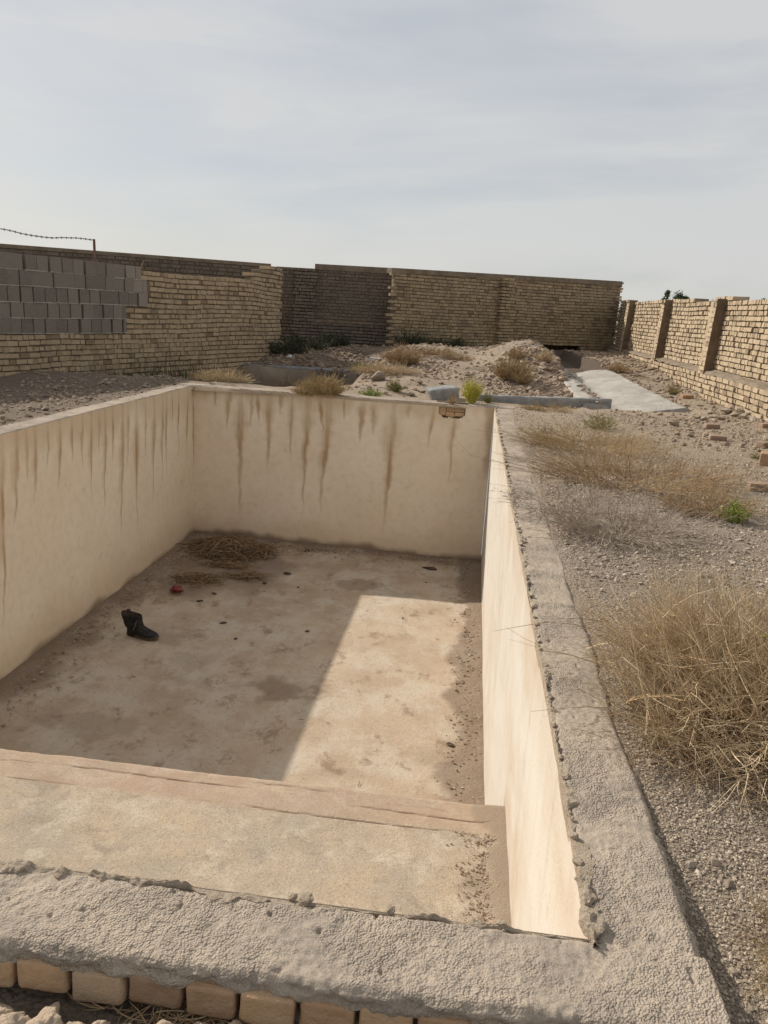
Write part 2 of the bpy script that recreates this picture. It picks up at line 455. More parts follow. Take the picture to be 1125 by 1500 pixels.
def streaks(U, Z, lst, sx):
    """rusty runs down a wall; lst: (u0, u1, z_end, width) in wall metres"""
    m = np.zeros_like(U)
    for k, (u0, u1, ze, w) in enumerate(lst):
        t = np.clip(Z/ze, 0, 1.2)                      # Z, ze negative
        cen = u0+(u1-u0)*t**1.3+.06*(t+.15)*fbm(Z*2.6+k*7.7, Z*0+k, 5, 100+k, .6)
        wid = w*.95*np.clip(1.1-t, 0, 2)**.8*(1+.75*fbm(Z*5+k, Z*0+3.1*k, 5, 200+k, .6))+.005
        d = np.abs(U-cen)/np.maximum(wid, .004)
        q = S((1.0-d)*1.3)*S((1.04-t)*3.0)*(.55+.45*S(1-d*d))*(1.05-.2*t)*(.9+.5*fbm(Z*4+k, U*9, 3, 400+k))
        fr = vn(U*38+k, Z*1.2, 300+k)                  # finer threads inside
        q = q*(.55+.6*fr)*(.35+.65*S((t-.05)*3))
        m = np.maximum(m, q)
    return np.clip(m, 0, 1)

# end wall (far)
ux = np.arange(XL, XR+.001, .0135); uz = np.arange(0, DEP-.02, -.0185)
UX, UZ = np.meshgrid(ux, uz, indexing='ij')
FS = []
for (xa, ya, xb, yb, w) in [(335, 575, 327, 640, .05), (351, 572, 349, 768, .085), (368, 572, 364, 632, .04), (394, 574, 390, 697, .085), (428, 578, 422, 680, .055),
                            (452, 580, 441, 762, .075), (484, 582, 464, 768, .085), (531, 586, 527, 655, .075), (549, 588, 546, 645, .08), (577, 590, 562, 792, .10),
                            (637, 606, 626, 674, .05), (668, 606, 653, 728, .055), (411, 575, 409, 612, .06), (505, 585, 503, 622, .05), (600, 592, 599, 618, .07), (470, 580, 472, 640, .05), (312, 570, 311, 600, .06), (376, 574, 374, 628, .05)]:
    a = on(xa, ya, y=13.2); b = on(xb, yb, y=13.15)
    FS.append((a[0], b[0], min(b[2]-a[2], -.15), w))
st = streaks(UX, UZ, FS, 1)
halo = streaks(UX, UZ, [(a, b, .72*z, w*2.3+.03) for a, b, z, w in FS], 1)
st = np.maximum(st, .8*S((UX-XR+.16+.06*fbm(UZ*3, UZ*0, 3, 5))/.10)*S((UZ+1.35)/.5))
wash = np.clip(S((UZ+.34+.26*fbm(UX*1.7, UX*0, 4, 61)+.12*fbm(UX*9, UZ*1.5, 3, 62))/.30)*.60+.12*S(fbm(UX*1.2, UZ*.9, 4, 63)*1.6), 0, 1)
wash = np.maximum(wash, halo*.8)
wash = np.maximum(wash, .45*S((DEP+.62+.2*fbm(UX*1.5, UZ, 3, 64)-UZ)/.5))
dirt = np.clip(S((DEP+.16+.10*fbm(UX*2.5, UX*0, 4, 65)-UZ)/.14)*.9, 0, 1)
yy = yfar(UX)+.010*fbm(UX*1.1, UZ*1.1, 3, 66)
ca, cb = np.meshgrid((ux[:-1]+ux[1:])/2, (uz[:-1]+uz[1:])/2, indexing='ij')
HX0, HX1 = on(643, 603, y=13.05)[0], on(681, 606, y=13.05)[0]
hu = (ca-HX0)/(HX1-HX0)
hmask = (hu > 0) & (hu < 1) & (cb < -.035) & (cb > -.17-.05*S(np.sin(np.clip(hu, 0, 1)*np.pi)*1.5)+.02*fbm(ca*30, ca*0, 2, 9)) & (cb > -.24)
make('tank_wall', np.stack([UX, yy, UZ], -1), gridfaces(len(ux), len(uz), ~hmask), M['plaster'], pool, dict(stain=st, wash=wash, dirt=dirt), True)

# the broken-out hollow under the far rim with bricks showing
hp = empty('brick_pocket')
bpy.data.objects.remove(hp)
hw = HX1-HX0
C = []; T = []; H = []
for (a, b, z0, z1) in [(.02, .26, -.19, -.05), (.29, .98, -.115, -.05), (.28, .60, -.20, -.125), (.62, .99, -.19, -.128)]:
    C.append((HX0+hw*(a+b)/2, float(yfar((HX0+HX1)/2))+.10, (z0+z1)/2)); T.append((1, -.055)); H.append((hw*(b-a)/2, .05, (z1-z0)/2))
V, F = boxes(C, T, H, .006)
make('exposed_brick', V, F, M['brick_red'], pool, dict(tint=np.repeat(rng.random(len(C)), 8)))
V, F = boxes([(HX0+hw/2, float(yfar((HX0+HX1)/2))+.19, -.13)], [(1, -.055)], [(hw*.62, .03, .16)])
make('mortar_backing', V, F, M['mortar'], pool)

# left wall
vy = seg((YN-.1, 6.5, 120), (6.5, YFL+.02, 460)); VY, VZ = np.meshgrid(vy, uz, indexing='ij')
LS = []
for (xa, ya, xb, yb, w) in [(24, 640, 22, 790, .07), (52, 640, 53, 756, .07), (88, 628, 88, 734, .06), (120, 615, 121, 700, .05), (134, 612, 133, 752, .06), (154, 606, 154, 772, .06),
                            (180, 598, 177, 800, .075), (200, 594, 202, 790, .075), (226, 588, 225, 752, .06), (238, 585, 238, 722, .05), (244, 583, 244, 702, .05), (262, 578, 261, 684, .05),
                            (275, 575, 273, 690, .06), (283, 570, 283.5, 715, .05), (3, 650, 6, 950, .05), (188, 596, 186, 700, .05), (105, 620, 105, 690, .06), (38, 636, 38, 720, .05), (70, 630, 69, 700, .05), (165, 602, 166, 690, .06), (213, 590, 213, 680, .05), (252, 580, 252, 640, .05), (145, 608, 146, 680, .05)]:
    a = on(xa, ya, x=XL); b = on(xb, yb, x=XL)
    LS.append((a[1], b[1], min(b[2]-a[2], -.2), w))
st = streaks(VY, VZ, LS, 1)
halo = streaks(VY, VZ, [(a, b, .7*z, w*2.4+.04) for a, b, z, w in LS], 1)
wash = np.clip(S((VZ+.52+.36*fbm(VY*1.3, VY*0, 4, 71)+.15*fbm(VY*6, VZ*1.2, 3, 72))/.42)*.60+.12*S(fbm(VY*.9, VZ*.8, 4, 73)*1.6), 0, 1)
wash = np.maximum(wash, halo*.8)
wash = np.maximum(wash, .55*S((DEP+.75+.2*fbm(VY*1.2, VZ, 3, 74)-VZ)/.7))
dirt = np.clip(S((DEP+.13+.10*fbm(VY*2, VY*0, 4, 75)-VZ)/.14)*.85, 0, 1)
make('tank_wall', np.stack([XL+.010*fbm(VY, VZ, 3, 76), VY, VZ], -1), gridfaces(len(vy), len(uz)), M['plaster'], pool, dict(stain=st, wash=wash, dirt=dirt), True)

# right wall (sunlit face) and near wall
vy = seg((YN-.02, 5, 200), (5, YFR+.02, 260)); VY, VZ = np.meshgrid(vy, uz, indexing='ij')
shelf_front = 1-S((VY-(SHY+.02))/.12)
wash = np.clip(.62*S(.15+1.5*fbm(VY*.9, VZ*1.5, 6, 81, .62))*(.35+.65*shelf_front)+.25*S((VZ+.45+.3*fbm(VY*3, VY*0, 3, 82))/.4), 0, 1)
dirt = np.clip(.5*S((DEP+.10+.06*fbm(VY*3, VY*0, 3, 83)-VZ)/.12)+.55*shelf_front*S((SHZ+.06+.05*fbm(VY*5, VY*0, 3, 84)-VZ)/.08), 0, 1)
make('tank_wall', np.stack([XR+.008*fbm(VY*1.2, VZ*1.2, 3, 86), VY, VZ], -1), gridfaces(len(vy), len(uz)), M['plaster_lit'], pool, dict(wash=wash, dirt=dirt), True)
vx = np.linspace(XL, XR, 120); uzc = np.linspace(0, SHZ-.1, 40); VX, VZ = np.meshgrid(vx, uzc, indexing='ij')
make('tank_wall', np.stack([VX, VX*0+YN, VZ], -1), gridfaces(len(vx), len(uzc)), M['plaster'], pool, dict(stain=VX*0, wash=VX*0+.2, dirt=VX*0), True)

# floor
fx = np.arange(XL-.02, XR+.03, .03); fy = np.arange(SHY-.1, 13.36, .03)
FX, FY = np.meshgrid(fx, fy, indexing='ij')
edge = .55*fbm(FX*2.0, FY*2.0, 5, 91, .6)
dR = XR-FX; dL = FX-XL; dF = yfar(FX)-FY
dirt = S((.40+.46*edge+.24*S((6.5-FY)/2.0)-dR)/.14)*.72
dirt = np.maximum(dirt, S((.55+.8*edge-dL)/.5)*.8)
dirt = np.maximum(dirt, S((.45+.7*edge-dF)/.40)*.9)
dirt = np.maximum(dirt, S((1.25-np.hypot((FX+3.9)/1.1, (FY-11.6)/1.5)+.9*edge)/.7)*.75)
damp = np.zeros_like(FX)
for (px, py, rx, ry, a) in [(425, 1012, .42, .30, .85), (455, 1022, .30, .2, .7), (530, 857, .62, .26, .75), (275, 965, .5, .3, .35), (590, 870, .3, .2, .4), (640, 1110, .35, .22, .4), (240, 930, .6, .3, .5), (300, 1000, .4, .2, .35), (500, 1130, .3, .12, .3), (120, 1060, .9, .25, .45), (90, 960, .5, .4, .4)]:
    p = on(px, py, z=DEP)
    damp = np.maximum(damp, a*S((1-np.hypot((FX-p[0])/rx, (FY-p[1])/ry)+1.1*fbm(FX*5, FY*5, 4, 95, .65))*1.6))
FZ = DEP+.012*fbm(FX*1.5, FY*1.5, 4, 96)+.05*dirt*S((.45-np.minimum(np.minimum(dR, dL), dF))/.45)+.014*dirt*fbm(FX*9, FY*9, 3, 97)
make('tank_floor', np.stack([FX, FY, FZ], -1), gridfaces(len(fx), len(fy)), M['floor'], pool, dict(dirt=dirt, damp=damp), True)

# raised shelf with a rounded, cracked plaster nosing
prof = [(YN-.05+i*.03, SHZ) for i in range(int((SHY-.40-YN)/.03))]+[(SHY-.43+i*.009, SHZ) for i in range(45)]
prof += [(SHY-.03, SHZ-.002), (SHY-.012, SHZ-.007), (SHY, SHZ-.02), (SHY+.004, SHZ-.04)]
prof += [(SHY+.004, SHZ-.06-.06*k) for k in range(23)]
prof = np.array(prof)
sxs = seg((XL-.02, -2.9, 60), (-2.9, XR+.02, 240))
SX, PY = np.meshgrid(sxs, prof[:, 0], indexing='ij'); _, PZ = np.meshgrid(sxs, prof[:, 1], indexing='ij')
ek = S((PY-(SHY-.34-.03*fbm(SX*2, SX*0, 3, 88)))/.05)
ekz = np.clip(ek*(.75+.4*fbm(SX*1.2, PY*4, 3, 89)), 0, 1)
cr = np.zeros_like(SX)
for k, off in enumerate((.075, .13, .185, .31)):
    c0 = SHY-off+.03*fbm(SX*1.8+k*5, SX*0+k, 7, 140+k, .65)
    cr = np.maximum(cr, S((.008-np.abs(PY-c0))/.008)*S(.25+2.4*fbm(SX*1.6+k*3, SX*0+7*k, 4, 150+k)))
sd = S((.20+.30*fbm(SX*2.6, PY*2.6, 4, 98)+.14*S((2.4-PY)/.6)-(XR-SX))/.09)*.75
sd = np.maximum(sd, .5*S((.12+.25*fbm(SX*4, PY*4, 4, 99)-(PY-YN))/.1))
zz = PZ+.006*fbm(SX*3, PY*3, 4, 90)*(PZ > SHZ-.03)+.02*sd*S((.25-(XR-SX))/.25)-.006*cr
yj = PY+.014*fbm(SX*5, PZ*9, 5, 87, .65)*(PY > SHY-.05)
make('shelf', np.stack([SX, yj, zz], -1), gridfaces(len(sxs), len(prof)), M['shelf'], pool, dict(edge=ekz, crack=cr, dirt=sd), True)

# coping -------------------------------------------------------------------
def coping(path, inner, outer, name='coping', nw=52, thick=.085, amp=1., zoff=None, lap=0.0):
    """path: stations s; inner/outer: functions s -> (x, y); builds top + both edges, roughened"""
    s = np.asarray(path); I = np.array([inner(q) for q in s]); O = np.array([outer(q) for q in s])
    w = np.concatenate([np.zeros(4), np.linspace(0, 1, nw), np.ones(6)])
    zz = np.concatenate([np.linspace(-.06, -.008, 4), np.zeros(nw), np.linspace(-.01, -thick, 6)])
    W, Q = np.meshgrid(w, s, indexing='xy'); Zb, _ = np.meshgrid(zz, s, indexing='xy')
    X = I[:, None, 0]*(1-W)+O[:, None, 0]*W; Y = I[:, None, 1]*(1-W)+O[:, None, 1]*W
    rnd = .016*(np.exp(-((W-1)/.05)**2)+.6*np.exp(-(W/.04)**2))
    Z = Zb-rnd
    g1 = (vn(X*80, Y*80, 5)-.5)*.0046*amp+(vn(X*44+9, Y*44, 15)-.5)*.0040*amp; g2 = fbm(X*9, Y*9, 3, 6)*.0042*amp; g3 = fbm(X*2.2, Y*2.2, 3, 7)*.010
    pits = -S((vn(X*30, Y*30, 8)-.90)/.09)*.008*amp
    Z = Z+(g1+g2+g3+pits)*np.where(Zb < -.005, .4, 1)
    D = O-I; D = D/np.linalg.norm(D, axis=1, keepdims=True)
    lat = np.where(W > .98, .011*fbm(Q*14, Zb*40, 3, 12)*amp+.006*fbm(Q*45, Zb*60, 2, 13), 0)
    X = X+D[:, None, 0]*lat; Y = Y+D[:, None, 1]*lat
    if zoff is not None:
        Z = Z+np.array([zoff(q) for q in s])[:, None]
    return make(name, np.stack([X, Y, Z], -1), gridfaces(len(s), len(w))[:, ::-1], M['render'], pool, None, True)

wob = lambda q, k, a=.012: a*float(fbm(np.array(q*2.1), np.array(k*3.3), 4, 33))
sx = seg((-5.22, -1.5, 120), (-1.5, .72, 520))
coping(sx, lambda q: (q, YN+wob(q, 1, .010)), lambda q: (q, 1.405+wob(q*2.2, 2, .022)), thick=.036, zoff=lambda q: -.10*float(S((q-.685)/.035)), nw=50)
sy = seg((1.50, 4, 440), (4, 8, 220), (8, 13.02, 140))
def right_outer(q):
    w = .672+wob(q, 4, .035)
    if 9.95 < q < 10.55:
        w += .20
    if q > 10.55:
        w += .045
    if q < 2.0:
        w += .02*(2.0-q)-.02*float(S((1.66-q)/.1))
    return (w, q)
o_r = coping(sy, lambda q: (XR+.006+wob(q, 3, .010), q), right_outer, nw=46, zoff=lambda q: -.007*float(S((1.72-q)/.08)))
sxf = np.linspace(-5.22, .745, 320)
coping(sxf, lambda q: (q, float(yfar(q))+.014+wob(q, 5, .010)), lambda q: (q, float(yfar(q))+.40+wob(q*1.5, 6, .05)), nw=20, zoff=lambda q: .012)
syl = np.linspace(YN, YFL, 420)
coping(syl, lambda q: (XL-.016-wob(q, 7, .010), q), lambda q: (XL-.31+wob(q, 8, .05), q), nw=20, zoff=lambda q: .006)

# crumbling plaster rim along the inner edges
def rim(pts, hgt, wid, seed, side=1, name='plaster_rim', m=12):
    """ragged lip of broken plaster standing along an edge: inner face flush, crumbling outwards"""
    P = np.asarray(pts, float); n = len(P)
    T = np.gradient(P, axis=0); T /= np.linalg.norm(T, axis=1, keepdims=True)
    A = np.stack([-T[:, 1], T[:, 0], T[:, 0]*0], -1)*side
    L = np.concatenate([[0], np.cumsum(np.linalg.norm(np.diff(P, axis=0), axis=1))])
    u = np.linspace(0, 1, m)[None]
    chip = S((fbm(L*5.5+seed, L*0, 4, seed, .6)+.18)/.5); jag = .55+.9*vn(L*33, L*0+seed, seed+1)*(.6+.8*vn(L*95, L*0, seed+2))
    h = (hgt*(.15+.85*chip)*jag)[:, None]; w = (wid*(.25+.9*S((fbm(L*8, L*0+seed, 4, seed+5, .65)+.2)/.6))*(.7+.6*vn(L*50, L*0, seed+6)))[:, None]
    prof = np.where(u < .12, u/.12, np.sqrt(np.clip(1-((u-.12)/.88)**1.6, 0, 1)))
    x = w*np.maximum(u-.05, -.02*0); z = h*prof*(1+.3*fbm(L[:, None]*60, u*5, 3, seed+3))
    x = x+w*.18*fbm(L[:, None]*55, u*4+7, 3, seed+4)*(u > .15)
    z = np.where(u < .01, -.03, z); z = np.where(u > .99, -.015, z)
    V = P[:, None]+A[:, None]*x[..., None]+np.array([0, 0, 1])*z[..., None]
    return make(name, V, gridfaces(n, m), M['plaster_lip'], pool, None, False)
M['plaster_lip'] = m_two('crumbly_plaster', (.50, .40, .29), (.62, .51, .385), 14, .03, 70, (.36, .275, .20))
yr = seg((YN-.03, 4, 700), (4, 8, 420), (8, 13.0, 300))
rim(np.stack([XR-.003+.003*fbm(yr*5, yr*0, 3, 41), yr, yr*0-.002], -1), .016+.005*S((2.3-yr)/.5)+.006*S((yr-6)/4), .046+.018*S((2.1-yr)/.4), 43, -1)
xr_ = seg((-4.9, -1.4, 120), (-1.4, XR+.03, 620))
rim(np.stack([xr_, YN+.002+.004*fbm(xr_*5, xr_*0, 3, 44), xr_*0-.004], -1), .014+xr_*0, .036+xr_*0, 46, -1)
xf_ = np.linspace(XL, XR, 400)
rim(np.stack([xf_, yfar(xf_)-.004, xf_*0-.006], -1), .020+xf_*0, .05+xf_*0, 47, 1)
# big crumbs of plaster where the rims meet at the near corner
for k, (px, py, r) in enumerate([(868, 1352, .034), (860, 1316, .024), (852, 1292, .018), (846, 1262, .015), (838, 1222, .011), (832, 1190, .010), (822, 1120, .009), (812, 1060, .009), (792, 950, .009), (786, 915, .012), (768, 830, .009), (735, 1356, .014), (692, 1352, .011), (447, 1318, .020), (428, 1314, .013), (572, 1333, .012), (783, 888, .024), (776, 870, .016), (798, 975, .016), (803, 1003, .012), (827, 1148, .010), (760, 778, .018)]):
    p = on(px, py, z=.0); V = rock_shape(500+k, ICO4, 9, .14)
    V = V*np.array([r*1.1, r*1.7, r*.62]); V += ICO4*(r*.13*fbm(V[:, 0]/r*1.7, V[:, 1]/r*1.7+V[:, 2]/r, 4, k))[:, None]
    make('plaster_crumb', V+p, ICOF4, M['plaster_lip'], pool)
yk = YN+.12
k = 0
while yk < 11.5:
    r = random.uniform(.006, .0125)*(1.0+.09*yk)
    s_k = rock_shape(560+k, ICO2, 6, .12)*np.array([r*1.0, r*random.uniform(1.0, 2.0), r*.75])
    make('plaster_crumb', s_k+np.array([XR+.010+random.gauss(0, .006), yk, .004+r*.2]), ICOF2, M['plaster_lip'], pool)
    yk += random.uniform(.05, .22)*(1+.05*yk); k += 1
# course of clay bricks under the near coping
def worn_brick(l, d, h, seed, n=10):
    s = np.sign(ICO4)*np.abs(ICO4)**.21
    s = s/np.abs(s).max(0)
    V = s*np.array([l, d, h])/2
    nrm = ICO4
    return V+nrm*(.004*fbm(V[:, 0]*40+seed, V[:, 2]*40+V[:, 1]*20, 3, seed))[:, None]
V = []; F = []; tn = []; n0 = 0
x = -2.6
k = 0
while x < .62:
    l = .120+.012*random.random()
    for (z, dy) in ((-.086, 0.),):
        b = worn_brick(l, .11, .086, k)
        ry = random.uniform(-.05, .05)
        b = b@np.array([[math.cos(ry), 0, -math.sin(ry)], [0, 1, 0], [math.sin(ry), 0, math.cos(ry)]])
        V.append(b+np.array([x+l/2+(z < -.15)*.05, 1.450+dy+random.uniform(-.008, .008), z+random.uniform(-.006, .006)])); F.append(ICOF4+n0); n0 += len(b)
        tn.append(np.full(len(b), random.random())); k += 1
    x += l+.010
make('brick_course', np.concatenate(V), np.concatenate(F), M['brick_red'], pool, dict(tint=np.concatenate(tn)), True)
V, F = boxes([(-2.3, 1.535, -.20)], [(1, 0)], [(2.9, .08, .16)])
make('mortar_core', V, F, M['mortar'], pool)

# ------------------------------------------------------------------ brick walls
def polyline(pts, step=.02):
    pts = np.asarray(pts, float); d = np.linalg.norm(np.diff(pts, axis=0), axis=1); L = np.concatenate([[0], np.cumsum(d)])
    return L, pts

def bricks(pts, z0, ztop, side, skip=None, course=.10, bh=.076, hdr=.105, strt=.215, depth=.12, thick=.32, wav=.02, seed=0, out=0., prot=.014, pattern='alt', gap=.012):
    """arrays of bricks laid along plan polyline pts, face on `side` (+1 left of travel)"""
    L, P = polyline(pts); tot = L[-1]
    r = np.random.default_rng(seed)
    C = []; T = []; H = []; tint = []
    nc = int((max(ztop(s) for s in np.linspace(0, tot, 60))-z0)/course)+1
    for k in range(nc):
        zc = z0+k*course+bh/2
        s = -r.random()*.1
        row = k % 2
        while s < tot-.02:
            if pattern == 'even':
                l = .205; s = 0. if s < .15 else s
            elif pattern == 'alt':
                l = (hdr if row else strt)*r.uniform(.85, 1.12)
                if r.random() < .15: l = strt if row else hdr
            else:
                l = strt*r.uniform(.8, 1.15) if r.random() < .6 else hdr*r.uniform(.9, 1.3)
            sm = s+l/2
            s2 = min(max(sm, .001), tot-.001)
            zz = zc+wav*float(fbm(np.array(s2*.45), np.array(k*.13), 3, seed+2))
            s += l+gap*r.uniform(.4, 1.7)
            zt = ztop(s2)
            if zz+bh/2 > zt+.03 or (skip and skip(s2, zz)):
                continue
            top = zz+bh/2+course > zt+.03
            i = min(int(np.searchsorted(L, s2, 'right'))-1, len(P)-2)
            f = (s2-L[i])/(L[i+1]-L[i]); p = P[i]*(1-f)+P[i+1]*f; t = (P[i+1]-P[i])/(L[i+1]-L[i])
            n = np.array([-t[1], t[0]])*side
            dd = thick if top else depth
            yaw = r.normal()*.02
            t = np.array([t[0]-t[1]*yaw, t[1]+t[0]*yaw]); t /= np.linalg.norm(t)
            o = out+r.normal()*prot*.5
            c = p+n*(o-dd/2)
            C.append((c[0], c[1], zz)); T.append(t); H.append((l/2, dd/2, bh/2*r.uniform(.9, 1.06))); tint.append(r.random())
    V, F = boxes(C, T, H, .006)
    return V, F, np.repeat(tint, 8)

def core(pts, z0, z1, side, thick=.30, inset=.034, spans=None):
    """solid backing of mud_mortar: one box per plan segment"""
    L, P = polyline(pts)
    C = []; T = []; H = []
    for i in range(len(P)-1):
        t = (P[i+1]-P[i])/(L[i+1]-L[i]); n = np.array([-t[1], t[0]])*side
        for (a, b, za, zb) in (spans or [(0, L[-1], z0, z1)]):
            a2, b2 = max(a, L[i]), min(b, L[i+1])
            if b2-a2 < .02:
                continue
            c = P[i]+t*((a2+b2)/2-L[i])-n*(inset+thick/2-.01)
            C.append((c[0], c[1], (za+zb)/2)); T.append(t); H.append(((b2-a2)/2+.01, thick/2-.012, (zb-za)/2))
    return boxes(C, T, H)

def join(*parts):
    V = []; F = []; A = []; n = 0
    for (v, f, a) in parts:
        V.append(v); F.append(f+n); A.append(a); n += len(v)
    return np.concatenate(V), np.concatenate(F), np.concatenate(A)

# --- left wall: brick with a patch of grey blocks
KL = 1.12
LW = [deep(a, b*KL) for a, b in ((-420, 10.1), (0, 12.4), (200, 15.0), (330, 17.4), (360, 18.1), (411, 20.1))]
Ll, LP = polyline(LW)
def s_of(px, poly):
    """arclength at which the plan polyline crosses image column px"""
    L, P = polyline(poly)
    for i in range(len(P)-1):
        for f in np.linspace(0, 1, 120):
            p = P[i]*(1-f)+P[i+1]*f
            d = np.array([p[0], p[1], 1.5])-EYE
            if 562.5+FPX*(d@_R)/(d@_F) >= px:
                return L[i]+f*(L[i+1]-L[i])
    return L[-1]
sb = {k: s_of(k, LW) for k in (183, 206, 214, 372, 382, 395, 146)}
BZ0, BH = 1.5-.70*KL, .252*KL
def blk_edge(z):
    r = int((z-BZ0)//BH)
    return sb[183] if r < 2 else sb[214] if r < 4 else sb[206]
def lw_top(s):
    t = 2.05+.02*math.sin(s*1.3)
    if s > sb[372]: t = 2.25
    if s > sb[382]: t = 2.43
    if s > sb[395]: t = 2.53
    return t
lw = empty('brick_wall', (*LW[1], 0.))
tag(lw, 'rough yellow brick wall left of the pool with a patch of grey concrete blocks', 'wall')
V, F, A = bricks(LW, -.85, lw_top, -1, skip=lambda s, z: z > BZ0-.02 and s < blk_edge(z)+.05, seed=1, wav=.06, prot=.022, bh=.087, course=.112, hdr=.115, strt=.23)
make('brickwork', V, F, M['brick'], lw, dict(tint=A))
V, F = core(LW, 0, 0, -1, .3, spans=[(0, sb[372], -.9, 1.97), (sb[372]+.06, sb[382], -.9, 2.16), (sb[382]+.06, sb[395], -.9, 2.34), (sb[395]+.06, Ll[-1], -.9, 2.42)])
make('mortar_core', V, F, M['mortar'], lw)
C = []; T = []; H = []; tn = []; MC = []; MT_ = []; MH = []
for r in range(5):
    s = 0.; z = BZ0+r*BH; lim = (sb[183] if r < 2 else sb[214] if r < 4 else sb[206])
    while s < lim-.08:
        l = KL*random.choice([.225, .235, .22, .24, .23, .225, .235, .44]); l = min(l, lim-s)
        if lim-s-l < .1: l = lim-s
        i = min(int(np.searchsorted(Ll, s+l/2, 'right'))-1, len(LP)-2)
        t = (LP[i+1]-LP[i])/(Ll[i+1]-Ll[i]); n = np.array([t[1], -t[0]])
        c = LP[i]+t*(s+l/2-Ll[i])-n*(.15-.03*random.random())
        dz = .012*math.sin(s*.9+r)
        C.append((c[0], c[1], z+BH/2+dz)); T.append(t); H.append((l/2-.003, .155, BH/2-.008))
        q = random.random()*.5
        if s > lim-.5 and r >= 2: q = .75+.25*random.random()
        tn.append(q)
        MC.append((c[0], c[1], z+dz-.003)); MT_.append(t); MH.append((l/2, .15, .010))
        s += l+(.012 if random.random() < .8 else .05)
V, F = boxes(C, T, H, .004)
make('concrete_blocks', V, F, M['cblock'], lw, dict(tint=np.repeat(tn, 8)))
V, F = boxes(MC, MT_, MH, .003)
make('mortar_joints', V, F, M['mortar_light'], lw)

# --- taller wall behind it
BW = [deep(-420, 17.9), deep(0, 20.3), deep(396, 23.1)]
bw = empty('brick_wall', (*BW[1], 0.))
tag(bw, 'taller grey brick wall rising behind the block-patched left wall', 'wall')
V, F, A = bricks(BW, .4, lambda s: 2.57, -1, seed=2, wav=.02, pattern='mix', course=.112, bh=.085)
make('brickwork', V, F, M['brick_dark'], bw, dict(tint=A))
V, F = core(BW, -.3, 2.55, -1)
make('mortar_core', V, F, M['mortar'], bw)
L, P = polyline(BW); cc = []; ct = []; chh = []
for i in range(2):
    t = (P[i+1]-P[i])/(L[i+1]-L[i]); n = np.array([t[1], -t[0]]); c = (P[i]+P[i+1])/2-n*.16
    cc.append((c[0], c[1], 2.565)); ct.append(t); chh.append(((L[i+1]-L[i])/2, .175, .05))
V, F = boxes(cc, ct, chh, .004); make('wall_cap', V, F, M['mortar'], bw)

# --- far wall, left half (shaded, with ledge and buttress)
FA = [deep(404, 24.2), deep(578, 24.4)]
fa = empty('brick_wall', (*FA[0], .3))
tag(fa, 'dark shaded brick wall at the far end with a ledge and a buttress', 'wall')
La = float(np.linalg.norm(FA[1]-FA[0]))
s432, s458 = s_of(433, FA), s_of(459, FA)
fat = lambda s: 2.58 if s < s458 else 2.68
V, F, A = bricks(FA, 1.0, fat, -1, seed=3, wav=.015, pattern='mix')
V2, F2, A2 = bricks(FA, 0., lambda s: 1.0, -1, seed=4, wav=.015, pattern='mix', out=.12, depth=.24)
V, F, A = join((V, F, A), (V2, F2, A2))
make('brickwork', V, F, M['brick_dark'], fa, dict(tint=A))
V, F = core(FA, -.2, 2.6, -1); make('mortar_core', V, F, M['mortar'], fa)
ta = (FA[1]-FA[0])/La; na = np.array([ta[1], -ta[0]])
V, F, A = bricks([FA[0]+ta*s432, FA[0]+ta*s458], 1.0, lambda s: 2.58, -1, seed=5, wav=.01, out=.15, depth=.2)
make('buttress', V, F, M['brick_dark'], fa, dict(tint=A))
c = (FA[0]+ta*(s458+La)/2)+na*.04
V, F = boxes([(c[0], c[1], 1.03)], [ta], [((La-s458)/2, .08, .035)], .006); make('ledge', V, F, M['mortar'], fa)
c = (FA[0]+ta*(s458+La)/2)-na*.15
V, F = boxes([(c[0], c[1], 2.66)], [ta], [((La-s458)/2, .175, .085)], .006); make('wall_cap', V, F, M['mortar'], fa)

# --- far wall, right half
FB = [deep(571, 23.4), deep(904, 27.9)]
fb = empty('brick_wall', (*FB[0], .3))
tag(fb, 'long brown brick wall across the far end with a ragged toothed left edge', 'wall')
Lb = float(np.linalg.norm(FB[1]-FB[0])); s733 = s_of(731, FB); so0, so1 = s_of(797, FB), s_of(858, FB)
fbt = lambda s: 2.66+.19*s/Lb
def fbskip(s, z):
    if so0 < s < so1 and z < .62: return True
    return s < .10*(1+math.sin(z*31.4159))*.9
V, F, A = bricks(FB, 0., fbt, -1, skip=fbskip, seed=6, wav=.03, pattern='mix')
make('brickwork', V, F, M['brick_brown'], fb, dict(tint=A))
V, F = core(FB, 0, 2.4, -1, spans=[(.2, Lb*.4, -.2, 2.64), (Lb*.4, so0, -.2, 2.70), (so1, Lb, -.2, 2.78), (so0, so1, .64, 2.74)])
make('mortar_core', V, F, M['mortar'], fb)
tb = (FB[1]-FB[0])/Lb; nb = np.array([tb[1], -tb[0]])
V, F, A = bricks([FB[0]+tb*(s733-.05), FB[0]+tb*(s733+.4)], 0., lambda s: 2.73, -1, seed=7, wav=.01, out=.2, depth=.26)
make('buttress', V, F, M['brick_brown'], fb, dict(tint=A))
c = (FB[0]+FB[1])/2-nb*.15
V, F = boxes([(c[0], c[1], -.06)], [tb], [(Lb/2, .168, .075)], .004)
V[:, 2] += fbt(0)+.03+(fbt(Lb)-fbt(0))*((V[:, :2]-FB[0])@tb)/Lb
make('wall_cap', V, F, M['mortar'], fb)
c = FB[0]+tb*(so0+so1)/2-nb*.75
V, F = boxes([(c[0], c[1], .3)], [tb], [((so1-so0)/2+1.4, .05, .6)]); make('culvert_light_stop', V, F, M['mortar'], fb)  # added slab, keeps sunlit ground beyond from showing through the opening
